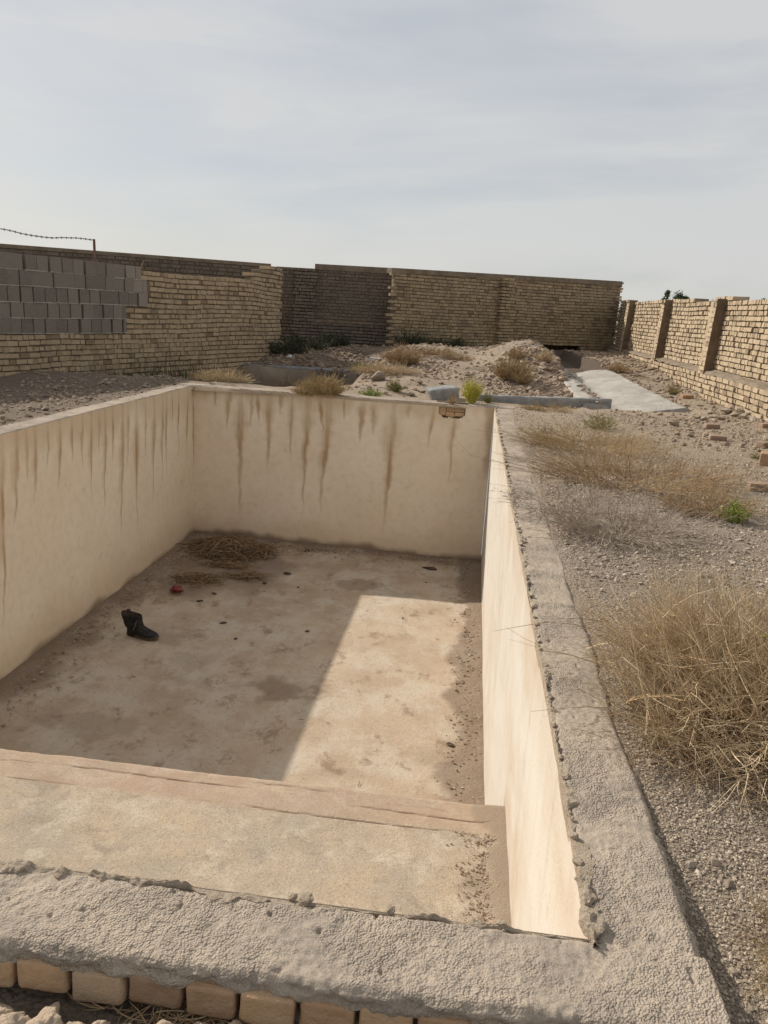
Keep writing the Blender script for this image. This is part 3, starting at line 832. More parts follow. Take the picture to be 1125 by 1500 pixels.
V, F = boxes([(c[0]+nb[0]*.2, c[1]+nb[1]*.2, .70)], [tb], [((so1-so0)/2+1.3, .42, .05)]); make('culvert_light_cover', V, F, M['mortar'], fb)  # added cover that keeps light out behind the opening

# --- right wall: plinth, recessed panels, buttresses
XW = deep(1125, 12.75)[0]
y_end = FB[0][1]+(XW-FB[0][0])*tb[1]/tb[0]
rw = empty('brick_wall', (XW, 12., .05))
tag(rw, 'sunlit yellow brick wall along the right side with a stepped base and buttresses', 'wall')
RW = [np.array([XW+.2, 4.5]), np.array([XW+.2, y_end+.1])]
rt = lambda s: 2.0+.2*max(0, s-8)/15+(.03 if math.sin(s*1.1) > .75 else 0)
V, F, A = bricks(RW, .45, rt, 1, seed=8, wav=.03, prot=.02, strt=.165, hdr=.085, bh=.078)
make('brickwork', V, F, M['brick_pale'], rw, dict(tint=A))
V, F = core(RW, 0, 0, 1, spans=[(0, 8, -.2, 1.95), (8, 13, -.2, 1.98), (13, 18, -.2, 2.05), (18, y_end-4.4, -.2, 2.11)]); make('mortar_core', V, F, M['mortar'], rw)
PL = [np.array([XW, 4.5]), np.array([XW, y_end+.05])]
V, F, A = bricks(PL, -.15, lambda s: .53+.05*S(s/20.), 1, seed=9, wav=.03, prot=.022, depth=.25, thick=.26)
make('plinth', V, F, M['brick_pale'], rw, dict(tint=A))
V, F = core(PL, -.3, .5, 1, .28); make('mortar_core', V, F, M['mortar'], rw)
for k, dep in enumerate((6.9, 11.35, 15.95, 20.4, 25.2)):
    yb = dep*math.cos(YAW)+XW*math.sin(YAW)*1.0
    yb = float(deep(700+425*12.75/dep, dep)[1])
    V, F, A = bricks([np.array([XW+.01, yb]), np.array([XW+.01, yb+.42])], .5, lambda s: 1.93+.2*max(0, yb-12.5)/15, 1, seed=20+k, wav=.0, prot=.012, depth=.22, thick=.22, pattern='even', gap=.006, bh=.084)
    o_b = make('buttress', V, F, M['brick_pale'], rw, dict(tint=A))
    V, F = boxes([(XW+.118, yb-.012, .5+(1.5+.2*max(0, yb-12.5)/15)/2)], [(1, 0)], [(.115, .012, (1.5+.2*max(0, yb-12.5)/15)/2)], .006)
    make('buttress_shade', V, F, M['shade_brown'], rw)  # thin dark sheet painting shade over the buttress's near face
for o_ in list(rw.children):
    if o_.name.split('.')[0] in ('brickwork', 'buttress', 'mortar_core', 'buttress_shade'):
        me_ = o_.data; cv = np.empty(len(me_.vertices)*3, np.float32); me_.vertices.foreach_get('co', cv); cv = cv.reshape(-1, 3)
        cv[:, 0] += .045*np.maximum(cv[:, 2]-.5, 0); me_.vertices.foreach_set('co', cv.ravel())
# mud_mortar fillet on the ledge
yl = np.linspace(4.5, y_end, 500)
w = np.linspace(0, 1, 7); W, Q = np.meshgrid(w, yl, indexing='xy')
zt = .55+.05*S((Q-4.5)/20)
V = np.stack([XW+.02+.2*W+0*Q, Q, zt+.05*W+.025*fbm(Q*4, W*3, 4, 18)+.0*Q-.04*(W < .01)], -1)
make('mud_ledge', V, gridfaces(len(yl), len(w))[:, ::-1], M['mortar'], rw, None, True)

# ------------------------------------------------------------------ concrete channel, kerb, retaining wall
yc = np.linspace(14.25, 20.3, 110)
lx = CH['L0'][0]+(CH['L1'][0]-CH['L0'][0])*(yc-CH['L0'][1])/(CH['L1'][1]-CH['L0'][1])
rx = CH['R0'][0]+(CH['R1'][0]-CH['R0'][0])*(yc-CH['R0'][1])/(CH['R1'][1]-CH['R0'][1]); rx = np.maximum(rx, lx+.55)
zl = .05+(.36-.06)*(yc-CH['L0'][1])/(CH['L1'][1]-CH['L0'][1]); zl = np.clip(zl, .05, .42)
pr = [(-.16, -.25), (-.15, .0), (.02, .012), (.12, -.03), (.20, -.13), (.33, -.15), (.58, -.06), (.82, .0), (.97, .03), (1.0, .015), (1.01, -.25)]
pu = np.interp(np.linspace(0, 10, 61), range(11), [a for a, b in pr]); pz = np.interp(np.linspace(0, 10, 61), range(11), [b for a, b in pr])
X = lx[:, None]+(rx-lx)[:, None]*pu[None]; Z = zl[:, None]+pz[None]+.03*fbm(X*3, yc[:, None]*3+0*X, 4, 19)
X = X+.02*fbm(yc[:, None]*3+0*X, pu[None]*2+0*X, 3, 20)
X = np.concatenate([X[:1], X]); Z = np.concatenate([Z[:1]*0-.6, Z]); yc = np.concatenate([yc[:1]-.004, yc])
ch = make('irrigation_channel', np.stack([X, yc[:, None]+0*X, Z], -1), gridfaces(len(yc), 61)[:, ::-1], M['concrete'], None, None, True)
tag(ch, 'shallow white concrete water channel running from the far wall along the right side', 'channel')

def slab(name, a, b, w, z0, z1, mat, seed, nl=80):
    """rough concrete beam between plan points a, b"""
    a = np.array(a); b = np.array(b); L = np.linalg.norm(b-a); t = (b-a)/L; n = np.array([-t[1], t[0]])
    s = np.linspace(0, L, nl); ring = []
    for (u, v, k) in ((0, 0, 6), (0, 1, 6), (1, 1, 6), (1, 0, 6)):
        nx = {(0, 0): (0, 1), (0, 1): (1, 1), (1, 1): (1, 0), (1, 0): (0, 0)}[(u, v)]
        for j in range(k):
            ring.append((u+(nx[0]-u)*j/k, v+(nx[1]-v)*j/k))
    ring = np.array(ring); m = len(ring)
    cx_ = ring[:, 0]-.5; cz_ = ring[:, 1]-.5
    sh = 1-.10*((np.abs(cx_) > .45) & (np.abs(cz_) > .45))
    U = (cx_*sh*w)[None]+.010*fbm(s[:, None]*5, ring[None, :, 1]*3+ring[None, :, 0]*5, 3, seed)
    Zz = ((z0+z1)/2+cz_*sh*(z1-z0))[None]+.012*fbm(s[:, None]*4, ring[None, :, 0]*4+9, 3, seed+1)
    V = np.stack([a[0]+t[0]*s[:, None]+n[0]*U, a[1]+t[1]*s[:, None]+n[1]*U, Zz], -1)
    i = (np.arange(nl-1)*m)[:, None]; j = np.arange(m)[None]; j2 = (j+1) % m
    F = np.stack([i+j, i+sides_(m, j2, j), i+m+j2, i+m+j], -1).reshape(-1, 4) if False else np.stack([i+j, i+m+j, i+m+j2, i+j2], -1).reshape(-1, 4)
    V = V.reshape(-1, 3)
    caps = [np.arange(m)[None], (np.arange(m)[::-1]+(nl-1)*m)[None]]
    return make(name, V, [F]+caps, mat, None, None, False)
ka, kb = on(700, 588, z=.0)[:2], on(905, 593, z=.0)[:2]
kb2 = deep(908, 13.75)
ka2 = deep(693, 13.25)
k = slab('concrete_kerb', ka2, kb2, .16, -.12, .125, M['concrete_grey'], 61)
tag(k, 'low grey concrete kerb between the yellow-green weed and the white channel', 'kerb')
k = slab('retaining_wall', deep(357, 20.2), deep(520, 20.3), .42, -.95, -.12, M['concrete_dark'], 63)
for q in (405, 466):
    a_ = deep(q, 20.0); V, F = boxes([(a_[0], a_[1], -.55)], [(1, .1)], [(.014, .03, .42)], .004); make('joint_strip', V, F, M['char'], k)
tag(k, 'low dark concrete retaining wall in shade behind the pool', 'wall')

# ------------------------------------------------------------------ stones and bricks
def place_mesh(name, V, F, mat, pos, scale=(1, 1, 1), rot=(0, 0, 0), tint=None, smooth=False, label=None, cat=None, group=None):
    V = np.asarray(V)*np.asarray(scale)
    o = make(name, V, F, mat, None, dict(tint=np.full(len(V), .5 if tint is None else tint)), smooth)
    o.location = pos; o.rotation_euler = rot
    return tag(o, label, cat, group)

def brick_shape(seed, broken=False):
    V = worn_brick(2, 2, 2, seed)/1.0
    if broken:
        k = np.clip(V[:, 0]*.8+.25*V[:, 2]+.3*fbm(V[:, 1]*3, V[:, 2]*3, 3, seed)-.25, 0, None); V[:, 0] -= k*1.1
    return V

GROUPB = 'loose bricks on the ground by the right wall'
for i, (px, py, l, rz, rx_, tn, lab, br) in enumerate([
    (1042, 628, .22, .2, 0, .2, 'brown brick lying flat on sand just behind the pinkish upright one', False),
    (1051, 645, .22, -.1, .12, .35, 'pinkish brick on sand casting a dark shadow to its right', False),
    (1112, 718, .22, .06, 0, .45, 'grey-brown brick lying on gravel at the right edge, nearest of the loose bricks', False),
    (1119, 681, .20, 1.2, 0, .8, 'orange-brown brick standing at the right edge of the photo', False),
    (1121, 627, .20, .4, 0, .55, 'brick lying by the foot of the right wall at the photo edge', False),
    (1006, 584, .25, .35, 0, .9, 'terracotta brick between the white channel and the right wall', False),
    (1118, 655, .18, .7, .1, .3, 'broken half brick on sand above the orange-brown one', True)]):
    p = at(px, py)
    hz = .042 if i != 3 else .085
    place_mesh('loose_brick', brick_shape(700+i, br), ICOF4, M['brick_loose'], (p[0], p[1], p[2]+hz*.75), (l/2, .055, hz), (rx_, 0, rz), tn, True, lab, 'brick', GROUPB)
p = at(862, 563); place_mesh('loose_brick', brick_shape(720), ICOF4, M['brick_dark'], (p[0], p[1], zl[0]+.0), (.12, .06, .05), (0, .1, .1), .3, True, 'small dark brick lying in the bed of the white channel', 'brick')

# pale block beside the notch
p = at(650, 586)
bl = np.sign(ICO4)*np.abs(ICO4)**.3; bl /= np.abs(bl).max(0); bl = bl*np.array([.26, .15, .13]); bl[:, 0] += .10*(bl[:, 2] < 0)*np.sign(bl[:, 0])*0; bl[:, 0] -= bl[:, 2]*.35*(bl[:, 0] < 0)
bl += ICO4*(.008*fbm(bl[:, 0]*15, bl[:, 1]*15+bl[:, 2]*9, 3, 3))[:, None]
o = make('concrete_block', bl, ICOF4, M['concrete_grey'], None, None, False); o.location = (p[0]-.02, p[1]+.12, p[2]+.09); o.rotation_euler = (.1, -.12, .35)
tag(o, 'tilted grey-white concrete block just behind the broken notch in the pool rim', 'block')

STONES = [rock_shape(40+i, ICO3, 22, .16) for i in range(6)]
def stone(px, py, r, lab, tn=.6, k=0, flat=.7, group=None, mat='stone', sink=.35):
    p = at(px, py); s = r*np.array([1.2, .9, flat])
    return place_mesh('stone', STONES[k % 6], ICOF3, M[mat], (p[0], p[1], p[2]+s[2]*(1-sink)), s, (random.uniform(-.2, .2), random.uniform(-.2, .2), random.uniform(0, 6)), tn, False, lab, 'stone', group)
stone(556, 558, .20, 'largest brown boulder in the rubble behind the pool', .25, 0, .75)
stone(565, 578, .075, 'small whitish stone behind the pool rim left of the block', 1., 1)
stone(602, 580, .11, 'flat buff stone by the far pool rim just left of the concrete block', .8, 2, .5)
stone(525, 552, .10, 'brown stone left of the largest boulder', .35, 3)
stone(615, 562, .09, 'dark stone on the path behind the concrete block', .15, 4)
stone(987, 624, .08, 'brown stone on sand in front of the white channel end', .3, 5)
stone(940, 597+25, .06, 'small grey stone on sand between the dry weed and the channel', .5, 1)
stone(1011, 640, .055, 'small round stone on the sand left of the pinkish brick', .4, 2)
stone(795, 634, .07, 'brown stone beside the stepped edge of the coping', .35, 3)
stone(822, 552, .09, 'pale stone on the rubble beside the left lip of the channel', .9, 4)
stone(1010, 1268, .017, 'grey pebble beside the near coping below the big bush', .75, 0)
stone(1003, 1262, .012, 'pale pebble touching the grey pebble by the coping', 1., 3)
stone(1065, 1300, .02, 'dark pebble on gravel at the right edge near the bush', .3, 5)
stone(1055, 1262, .013, 'tiny light pebble on gravel below the big bush', .9, 2)
PG = 'rubble stones at the foot of the right wall'
for i, (px, py, r) in enumerate([(1048, 612, .08), (1062, 606, .12), (1076, 610, .09), (1088, 613, .10), (1031, 616, .08), (1020, 613, .07), (1012, 620, .06), (1098, 608, .07), (1070, 600, .07), (1005, 617, .05), (1083, 604, .09), (1040, 606, .07), (1104, 616, .08), (1055, 615, .07)]):
    stone(px, py, r, 'buff stone in the small rubble heap at the foot of the right wall', random.uniform(.3, .9), i, .6, PG)
LG = 'clods on the shaded ground left of the pool'
for i in range(22):
    px, py = random.uniform(5, 230), 0
    py = random.uniform(568, 618)-px*.12
    if at(px, py)[0] > -5.42: continue
    stone(px, py, random.uniform(.03, .075), 'dark clod on the shaded ground between the left wall and the pool', random.uniform(.1, .5), i, .6, LG)

ROCKS = np.stack([rock_shape(80+i, ICO2, 14, .16)*1.2 for i in range(12)])
def scatter(name, pts, rad, mat, label, seed, V0=ICO1, F0=ICOF1, flat=.65, tint=None, sink=.25):
    r = np.random.default_rng(seed); n = len(pts)
    base = V0; rocky = V0 is ICO2
    sc_ = rad[:, None]*np.stack([r.uniform(.7, 1.4, n), r.uniform(.7, 1.2, n), r.uniform(flat*.6, flat*1.3, n)], -1)
    a = r.uniform(0, 6.28, n); b = r.normal(0, .35, n)
    L = (ROCKS[r.integers(0, 12, n)] if rocky else base[None]*(1+r.uniform(-.28, .28, (n, len(base), 1))))*sc_[:, None]
    L = np.stack([L[..., 0]*np.cos(b)[:, None]-L[..., 2]*np.sin(b)[:, None], L[..., 1], L[..., 0]*np.sin(b)[:, None]+L[..., 2]*np.cos(b)[:, None]], -1)
    X = L[..., 0]*np.cos(a)[:, None]-L[..., 1]*np.sin(a)[:, None]; Y = L[..., 0]*np.sin(a)[:, None]+L[..., 1]*np.cos(a)[:, None]
    V = np.stack([X, Y, L[..., 2]], -1)+pts[:, None]+np.stack([0*rad, 0*rad, sc_[:, 2]*(1-sink)-sc_[:, 2]*.4], -1)[:, None]
    F = (F0[None]+(np.arange(n)*len(base))[:, None, None]).reshape(-1, 3)
    t = np.repeat(r.random(n)**1.7 if tint is None else tint(r, n), len(base))
    o = make(name, V, F, M[mat], None, dict(tint=t), False)
    o['kind'] = 'stuff'; o['label'] = label
    return o

def region(n, x0, x1, y0, y1, seed, dens=None):
    r = np.random.default_rng(seed)
    x = r.uniform(x0, x1, n); y = r.uniform(y0, y1, n)
    if dens is not None:
        k = r.random(n) < dens(x, y); x, y = x[k], y[k]
    return np.stack([x, y, gz(x, y)], -1), r

pts, r = region(60000, .69, 2.3, 1.1, 5.4, 1, lambda x, y: (1.3-.16*y)*(.4+.6*S(.5+1.6*fbm(x*1.2, y*1.2, 3, 55)))*S((x-.70)/.05))
scatter('gravel', pts, .0022+.0052*r.random(len(pts))**2.6+.011*(r.random(len(pts)) > .992), 'gravel', 'fine grey gravel beside the near pool coping', 2)
pts, r = region(24000, .70, 5.0, 4.5, 13.3, 3, lambda x, y: .25+.75*S(.3+1.8*fbm(x*.8, y*.8, 3, 56)))
scatter('gravel', pts, .006+.013*r.random(len(pts))**3, 'gravel', 'scattered gravel and crumbs on the sandy ground right of the pool', 4)
pts, r = region(9500, -2.4, 2.55, 14.0, 22.5, 5, lambda x, y: .12+.88*S(2.2*(fbm(x*.7+3, y*.7, 4, 57)+.25*np.exp(-((x-1.2)**2+(y-17.5)**2/5)))))
scatter('rubble', pts, .010+.048*r.random(len(pts))**3.4, 'clod', 'brown rubble and broken clay heaped behind the pool', 6, ICO2, ICOF2, tint=lambda r, n: r.random(n)**1.5)
pts, r = region(900, .3, 2.5, 14.3, 20, 15, lambda x, y: S(1.4-np.hypot((x-1.5)/1.0, (y-17.6)/2.6)))
scatter('rubble', pts, .025+.055*r.random(len(pts))**2.2, 'clod', 'larger broken clods heaped left of the white channel', 16, ICO2, ICOF2)
pts, r = region(4200, 2.4, 5.3, 10.0, 14.6, 7, lambda x, y: .2+.8*S((x-3.0)/2)*S(2*fbm(x, y, 3, 58)+.4))
scatter('rubble', pts, .010+.035*r.random(len(pts))**3, 'clod', 'sandy crumbs and stones in front of the right wall', 8, ICO2, ICOF2)
pts, r = region(2600, 3.4, 5.4, 14.6, 26, 27, lambda x, y: (chan_t(x, y) > 1.1)*(.3+.7*S(2*fbm(x, y, 3, 58)+.4)))
scatter('rubble', pts, .012+.04*r.random(len(pts))**3, 'clod', 'earth crumbs on the strip between the white channel and the right wall', 28, ICO2, ICOF2)
pts, r = region(3800, -6.5, -1.8, 20.5, 24.5, 29, lambda x, y: .3+.7*S(2*fbm(x, y, 3, 68)+.4))
scatter('rubble', pts, .015+.06*r.random(len(pts))**3, 'clod', 'dark clods on the shaded ground below the far wall', 30, ICO2, ICOF2, tint=lambda r, n: r.random(n)*.3)
pts, r = region(5000, -2, 7, 20.5, 27, 33, lambda x, y: ((chan_t(x, y) < -.1)|(chan_t(x, y) > 1.1))*(.25+.75*S(2*fbm(x*.8, y*.8, 3, 69)+.4)))
scatter('rubble', pts, .015+.06*r.random(len(pts))**3, 'clod', 'brown clods on the rising ground before the far wall', 34, ICO2, ICOF2, tint=lambda r, n: r.random(n)*.6)
pts, r = region(5200, -8.2, -5.2, 8, 16.2, 9, lambda x, y: .3+.7*S(1.5*fbm(x*1.1, y*1.1, 3, 59)+.4))
scatter('rubble', pts, .008+.035*r.random(len(pts))**3.5, 'clod', 'crumbly clods over the shaded ground left of the pool', 10, tint=lambda r, n: r.random(n)*.5)
pts, r = region(90000, .68, 1.5, 1.15, 3.2, 91, lambda x, y: (1.15-.22*y)*(.5+.5*S(.5+1.6*fbm(x*1.5, y*1.5, 3, 155)))*(1-.85*np.exp(-((x-.98)**2/.02+(y-1.72)**2/.10))))
scatter('gravel', pts, .0016+.0042*r.random(len(pts))**2.2, 'gravel', 'fine grit close beside the near pool coping', 92)
pts, r = region(2600, 2.2, 5, 14.3, 21, 95, lambda x, y: (np.abs(chan_t(x, y)+.03) < .10)*1.+(np.abs(chan_t(x, y)-1.02) < .07)*1.+(np.abs(chan_t(x, y)-.17) < .08)*.45)
u_ = chan_t(pts[:, 0], pts[:, 1]); zi = np.interp(pts[:, 1], yc, zl if len(zl) == len(yc) else np.concatenate([zl[:1], zl]))+np.interp(u_, [a for a, b in pr[1:-1]], [b for a, b in pr[1:-1]])
pts[:, 2] = np.maximum(zi+.004, pts[:, 2])
scatter('rubble', pts, .008+.035*r.random(len(pts))**4, 'clod', 'soil crumbs spilled over the edges of the white channel', 96, ICO2, ICOF2)
# debris washed against the pool floor edges
r = np.random.default_rng(12)
n = 5200
fxp = np.concatenate([XR-np.abs(r.normal(0, .16, n//3)), XL+np.abs(r.normal(0, .30, n//3)), r.uniform(XL, XR, n//3)])
fyp = np.concatenate([r.uniform(4.3, 12.9, n//3), r.uniform(6, 13.2, n//3), 13.05-np.abs(r.normal(0, .22, n//3))])
k = (fyp < yfar(fxp)-.02) & (fxp > XL+.02) & (fxp < XR-.02)
pts = np.stack([fxp, fyp, np.full(len(fxp), DEP+.025)], -1)[k]
scatter('debris', pts, .005+.016*r.random(len(pts))**3, 'clod', 'gritty debris washed along the edges of the pool floor', 13, tint=lambda r, n: .15+r.random(n)*.65)
n = 6500
pts = np.stack([XR-.01-np.abs(r.normal(0, .11, n)), r.uniform(YN+.02, SHY-.3, n)**1., np.full(n, SHZ+.006)], -1)
pts2 = np.stack([r.uniform(-3, XR, 900), YN+.01+np.abs(r.normal(0, .10, 900)), np.full(900, SHZ+.004)], -1)
pts = np.concatenate([pts, pts2])
scatter('debris', pts, .0018+.008*r.random(len(pts))**5, 'clod', 'loose grit along the edges of the raised shelf', 14, tint=lambda r, n: .35+.5*r.random(n))

# lumps of old brick rubble in front of the near brick course
FGp = 'clay lumps in front of the near brick course'
for i, (px, py, r) in enumerate([(8, 1478, .034), (36, 1488, .040), (78, 1496, .046), (118, 1497, .032), (150, 1504, .04), (190, 1500, .022), (355, 1500, .026), (0, 1504, .04), (300, 1504, .03), (250, 1508, .034)]):
    p = on(px, py, z=-.13)
    V = rock_shape(900+i, ICO4, 14, .30); V += ICO4*(.10*fbm(V[:, 0]*4+i, V[:, 1]*4+V[:, 2]*3, 4, i, .65))[:, None]
    place_mesh('clay_lump', V, ICOF4, M['clod'], (p[0], p[1]-.035, -.118), r*np.array([1.15, 1.0, .9]), (0, 0, i), .85, True, 'rough buff clay lump on the ground below the near brick course', 'clay lump', FGp)
def loose_sticks(cx_, cy_, z, rx, ry, n, l, seed, rad=.0014, lift=.03, hump=0.):
    r = np.random.default_rng(seed)
    x = cx_+rx*r.normal(0, .5, n); y = cy_+ry*r.normal(0, .5, n)
    a = r.uniform(0, 6.28, n); ll = l*r.uniform(.3, 1.2, n); k = 5
    t = np.linspace(-.5, .5, k)[None]
    bend = r.normal(0, .25, n)[:, None]*ll[:, None]*(t*t*4-.5)
    X = x[:, None]+np.cos(a)[:, None]*ll[:, None]*t-np.sin(a)[:, None]*bend; Y = y[:, None]+np.sin(a)[:, None]*ll[:, None]*t+np.cos(a)[:, None]*bend
    d = np.hypot((X-cx_)/rx, (Y-cy_)/ry)
    Z = z+r.random(n)[:, None]*(lift+hump*np.exp(-d*d*1.3))+r.normal(0, .12, n)[:, None]*ll[:, None]*t
    Z = np.maximum(Z, z+.003)
    rr = rad*r.uniform(.6, 1.5, n)[:, None]*np.ones((1, k))
    V, F = tubes(np.stack([X, Y, Z], -1), rr)
    return V, F, np.repeat(r.random(n), k*3)
p = on(290, 1496, z=-.15)
V, F, A = loose_sticks(p[0], p[1], -.158, .22, .03, 130, .12, 17, .0012, .03)
o = make('dry_twigs', V, F, M['twig_brown'], None, dict(tint=A)); o['kind'] = 'stuff'; o['label'] = 'dry twigs lying below the near brick course'

# ------------------------------------------------------------------ weeds and bushes
def bush_arrays(c, rx, ry, h, n, twigs, rad, seed, droop=.5, root=.25, lean=(0, 0), curl=.25, K=7, tw_len=.28, up=.8):
    r = np.random.default_rng(seed)
    a = r.uniform(0, 2*np.pi, n); q = np.sqrt(r.random(n))
    rp = np.stack([c[0]+rx*root*q*np.cos(a), c[1]+ry*root*q*np.sin(a), np.full(n, c[2]-.01)], -1)
    a2 = a+r.normal(0, .5, n); e = r.random(n)**.7
    ln = r.uniform(.55, 1.05, n)
    dx = rx*e*np.cos(a2)+lean[0]; dy = ry*e*np.sin(a2)+lean[1]; dz = h*(up+.45*(1-e))*r.uniform(.6, 1.1, n)
    t = np.linspace(0, 1, K)[None]
    wv = curl*np.stack([r.normal(0, 1, n), r.normal(0, 1, n), r.normal(0, .5, n)], -1)
    P = rp[:, None]+(ln[:, None, None]*np.stack([dx[:, None]*t**.9, dy[:, None]*t**.9, dz[:, None]*(t-droop*e[:, None]*t**2.2)], -1))
    P = P+(wv*min(rx, ry, h))[:, None]*(np.sin(t*np.pi*r.uniform(.7, 1.6, n)[:, None])*.5)[..., None]
    P[..., 2] = np.maximum(P[..., 2], c[2]+.004)
    rr = rad*(1.25-.85*t)*r.uniform(.6, 1.3, n)[:, None]
    V, F = tubes(P, rr); A = np.repeat(r.random(n), K*3)
    if twigs:
        m = n*twigs; src = r.integers(0, n, m); f = r.uniform(.3, .98, m)*(K-1); i0 = np.minimum(f.astype(int), K-2); ff = (f-i0)[:, None]
        b0 = P[src, i0]*(1-ff)+P[src, i0+1]*ff; tg = P[src, i0+1]-P[src, i0]; tg /= np.linalg.norm(tg, axis=1, keepdims=True)+1e-9
        d = tg+r.normal(0, .55, (m, 3))+np.array([0, 0, .15]); d /= np.linalg.norm(d, axis=1, keepdims=True)
        ll = tw_len*min(rx, ry*1.5, h*2)*r.uniform(.25, 1.1, m)
        K2 = 4; t2 = np.linspace(0, 1, K2)[None, :, None]
        Q = b0[:, None]+d[:, None]*ll[:, None, None]*t2+(r.normal(0, .22, (m, 3))*ll[:, None])[:, None]*t2**2
        Q[..., 2] = np.maximum(Q[..., 2], c[2]+.004)
        r2 = rad*.62*(1.1-.75*np.linspace(0, 1, K2)[None])*r.uniform(.6, 1.2, m)[:, None]
        V2, F2 = tubes(Q, r2)
        A2 = np.repeat(np.clip(r.normal(.6, .25, m), 0, 1), K2*3)
        F = np.concatenate([F, F2+len(V)]); V = np.concatenate([V, V2]); A = np.concatenate([A, A2])
    return V, F, A

def leaf_bits(V, n, size, seed):
    """small leaf blades set at random stem points"""
    r = np.random.default_rng(seed); p = V[r.integers(0, len(V), n)]+r.normal(0, size*.4, (n, 3))
    d = r.normal(0, 1, (n, 3)); d[:, 2] = np.abs(d[:, 2])*.6; d /= np.linalg.norm(d, axis=1, keepdims=True)
    s = np.cross(d, r.normal(0, 1, (n, 3))); s /= np.linalg.norm(s, axis=1, keepdims=True)
    u = np.cross(d, s)
    L = size*r.uniform(.5, 1.3, n)[:, None]; w = L*.22
    Q = np.stack([p, p+d*L*.5+s*w+u*w*.3, p+d*L, p+d*L*.5-s*w+u*w*.3], 1)
    F = np.arange(n*4).reshape(-1, 4)
    return Q.reshape(-1, 3), F, np.repeat(r.random(n), 4)

def bush(name, cat, label, c, rx, ry, h, n, twigs, rad, mat, seed, leaves=None, group=None, **kw):
    t = empty(name, tuple(float(v) for v in c)); tag(t, label, cat, group)
    V, F, A = bush_arrays(c, rx, ry, h, n, twigs, rad, seed, **kw)
    make('stems', V, F, M[mat], t, dict(tint=A))
    if leaves:
        ln, ls, lm = leaves
        V2, F2, A2 = leaf_bits(V, ln, ls, seed+1)
        make('leaves', V2, F2, M[lm], t, dict(tint=A2))
    return t

def gp(x, y):
    return np.array([x, y, float(gz(x, y))])

# the large bush on the right: one plant
big = empty('dry_bush', (1.42, 2.95, float(gz(1.42, 2.95))))
tag(big, 'largest tangled golden dry bush beside the near right coping', 'bush')
c = gp(1.42, 2.95)
parts = [bush_arrays(c, .86, .70, .56, 470, 6, .0026, 1, droop=.5, root=.45, curl=.28, tw_len=.32),
         bush_arrays(gp(1.0, 2.75), .38, .40, .34, 300, 7, .0014, 2, droop=.35, root=.5, curl=.25, tw_len=.36),
         bush_arrays(gp(1.2, 3.25), .50, .42, .52, 460, 7, .0015, 3, droop=.3, root=.55, curl=.2, tw_len=.34),
         bush_arrays(gp(1.7, 2.7), .60, .45, .48, 560, 7, .0024, 4, droop=.65, root=.55, lean=(-.15, -.1), curl=.35, tw_len=.34)]
V, F, A = join(*parts); make('stems', V, F, M['straw_gold'], big, dict(tint=A))
V, F, A = bush_arrays(gp(1.1, 2.62), .42, .26, .16, 170, 6, .0014, 5, droop=.75, root=.7, curl=.4, tw_len=.5)
make('dead_twigs', V, F, M['twig_brown'], big, dict(tint=A))
V, F, A = bush_arrays(gp(1.22, 3.0), .18, .16, .44, 26, 3, .0014, 6, droop=.3)
V2, F2, A2 = leaf_bits(V, 260, .016, 7); V, F, A = join((V, F, A), (V2, F2, A2)); V4, F4, A4 = bush_arrays(gp(1.45, 2.8), .72, .6, .50, 30, 4, .0052, 9, droop=.6, root=.35, curl=.5, tw_len=.5)
make('woody_stems', V4, F4, M['straw'], big, dict(tint=A4))
V3, F3, A3 = bush_arrays(gp(1.45, 2.85), .5, .42, .26, 330, 7, .0026, 8, droop=.5, root=.8, curl=.5, tw_len=.5)
make('dead_core', V3, F3, M['straw_dark'], big, dict(tint=A3*.6))
make('green_shoots', V, F, M['green_bright'], big, dict(tint=A))

bush('dry_bush', 'bush', 'small sandy dry tuft in the right corner below the largest bush', gp(1.02, 1.72), .22, .26, .13, 240, 7, .0011, 'straw', 11, droop=.5, root=.5, curl=.3)
bush('dry_twig', 'twig', 'thin bare brown stalk arching over the coping left of the largest bush', gp(.80, 3.05), .22, .25, .34, 9, 3, .0014, 'twig_brown', 12, droop=.3, lean=(-.10, .02))

p = at(925, 705)
bush('dry_bush', 'bush', 'wide spreading brown dry bush in the middle of the right ground', (p[0], p[1], p[2]), 1.0, .8, .33, 430, 6, .0023, 'twig_brown', 21, droop=.45, root=.65, curl=.22, tw_len=.26)
p = at(1035, 752)
bush('dry_bush', 'bush', 'low brown dry bush next to the small green tuft', p, .42, .3, .26, 220, 7, .0020, 'twig_brown', 22, droop=.4, root=.6)
p = at(905, 783)
bush('dry_bush', 'bush', 'sprawling grey leafless bush in front of the wide brown one', p, .62, .42, .30, 190, 6, .0022, 'twig_grey', 23, droop=.6, root=.55, curl=.4, tw_len=.4)
p = at(860, 655)
bush('dry_bush', 'bush', 'thin straw-coloured weed patch beside the far end of the right coping', p, .85, .8, .26, 360, 6, .0022, 'straw', 24, droop=.35, root=.7)
p = at(878, 628)
bush('weed', 'weed', 'pale green weed growing at the back of the straw patch', p, .32, .3, .26, 90, 4, .0024, 'green', 25, (260, .03, 'green'), droop=.3)
p = at(1075, 765)
bush('weed', 'weed', 'small bright green tuft at the right end of the brown bushes', p, .14, .12, .20, 70, 4, .0024, 'green_bright', 26, (320, .03, 'green_bright'), droop=.3)
p = at(815, 740)
bush('dry_bush', 'bush', 'faint grey dry scrub between the coping and the sprawling grey bush', p, .45, .6, .16, 150, 6, .0017, 'twig_grey', 27, droop=.5, root=.7)
p = at(1105, 672)
bush('weed', 'weed', 'tiny green sprig on gravel near the right edge bricks', p, .10, .1, .12, 40, 3, .002, 'green', 28, (90, .025, 'green'))
p = at(800, 602)
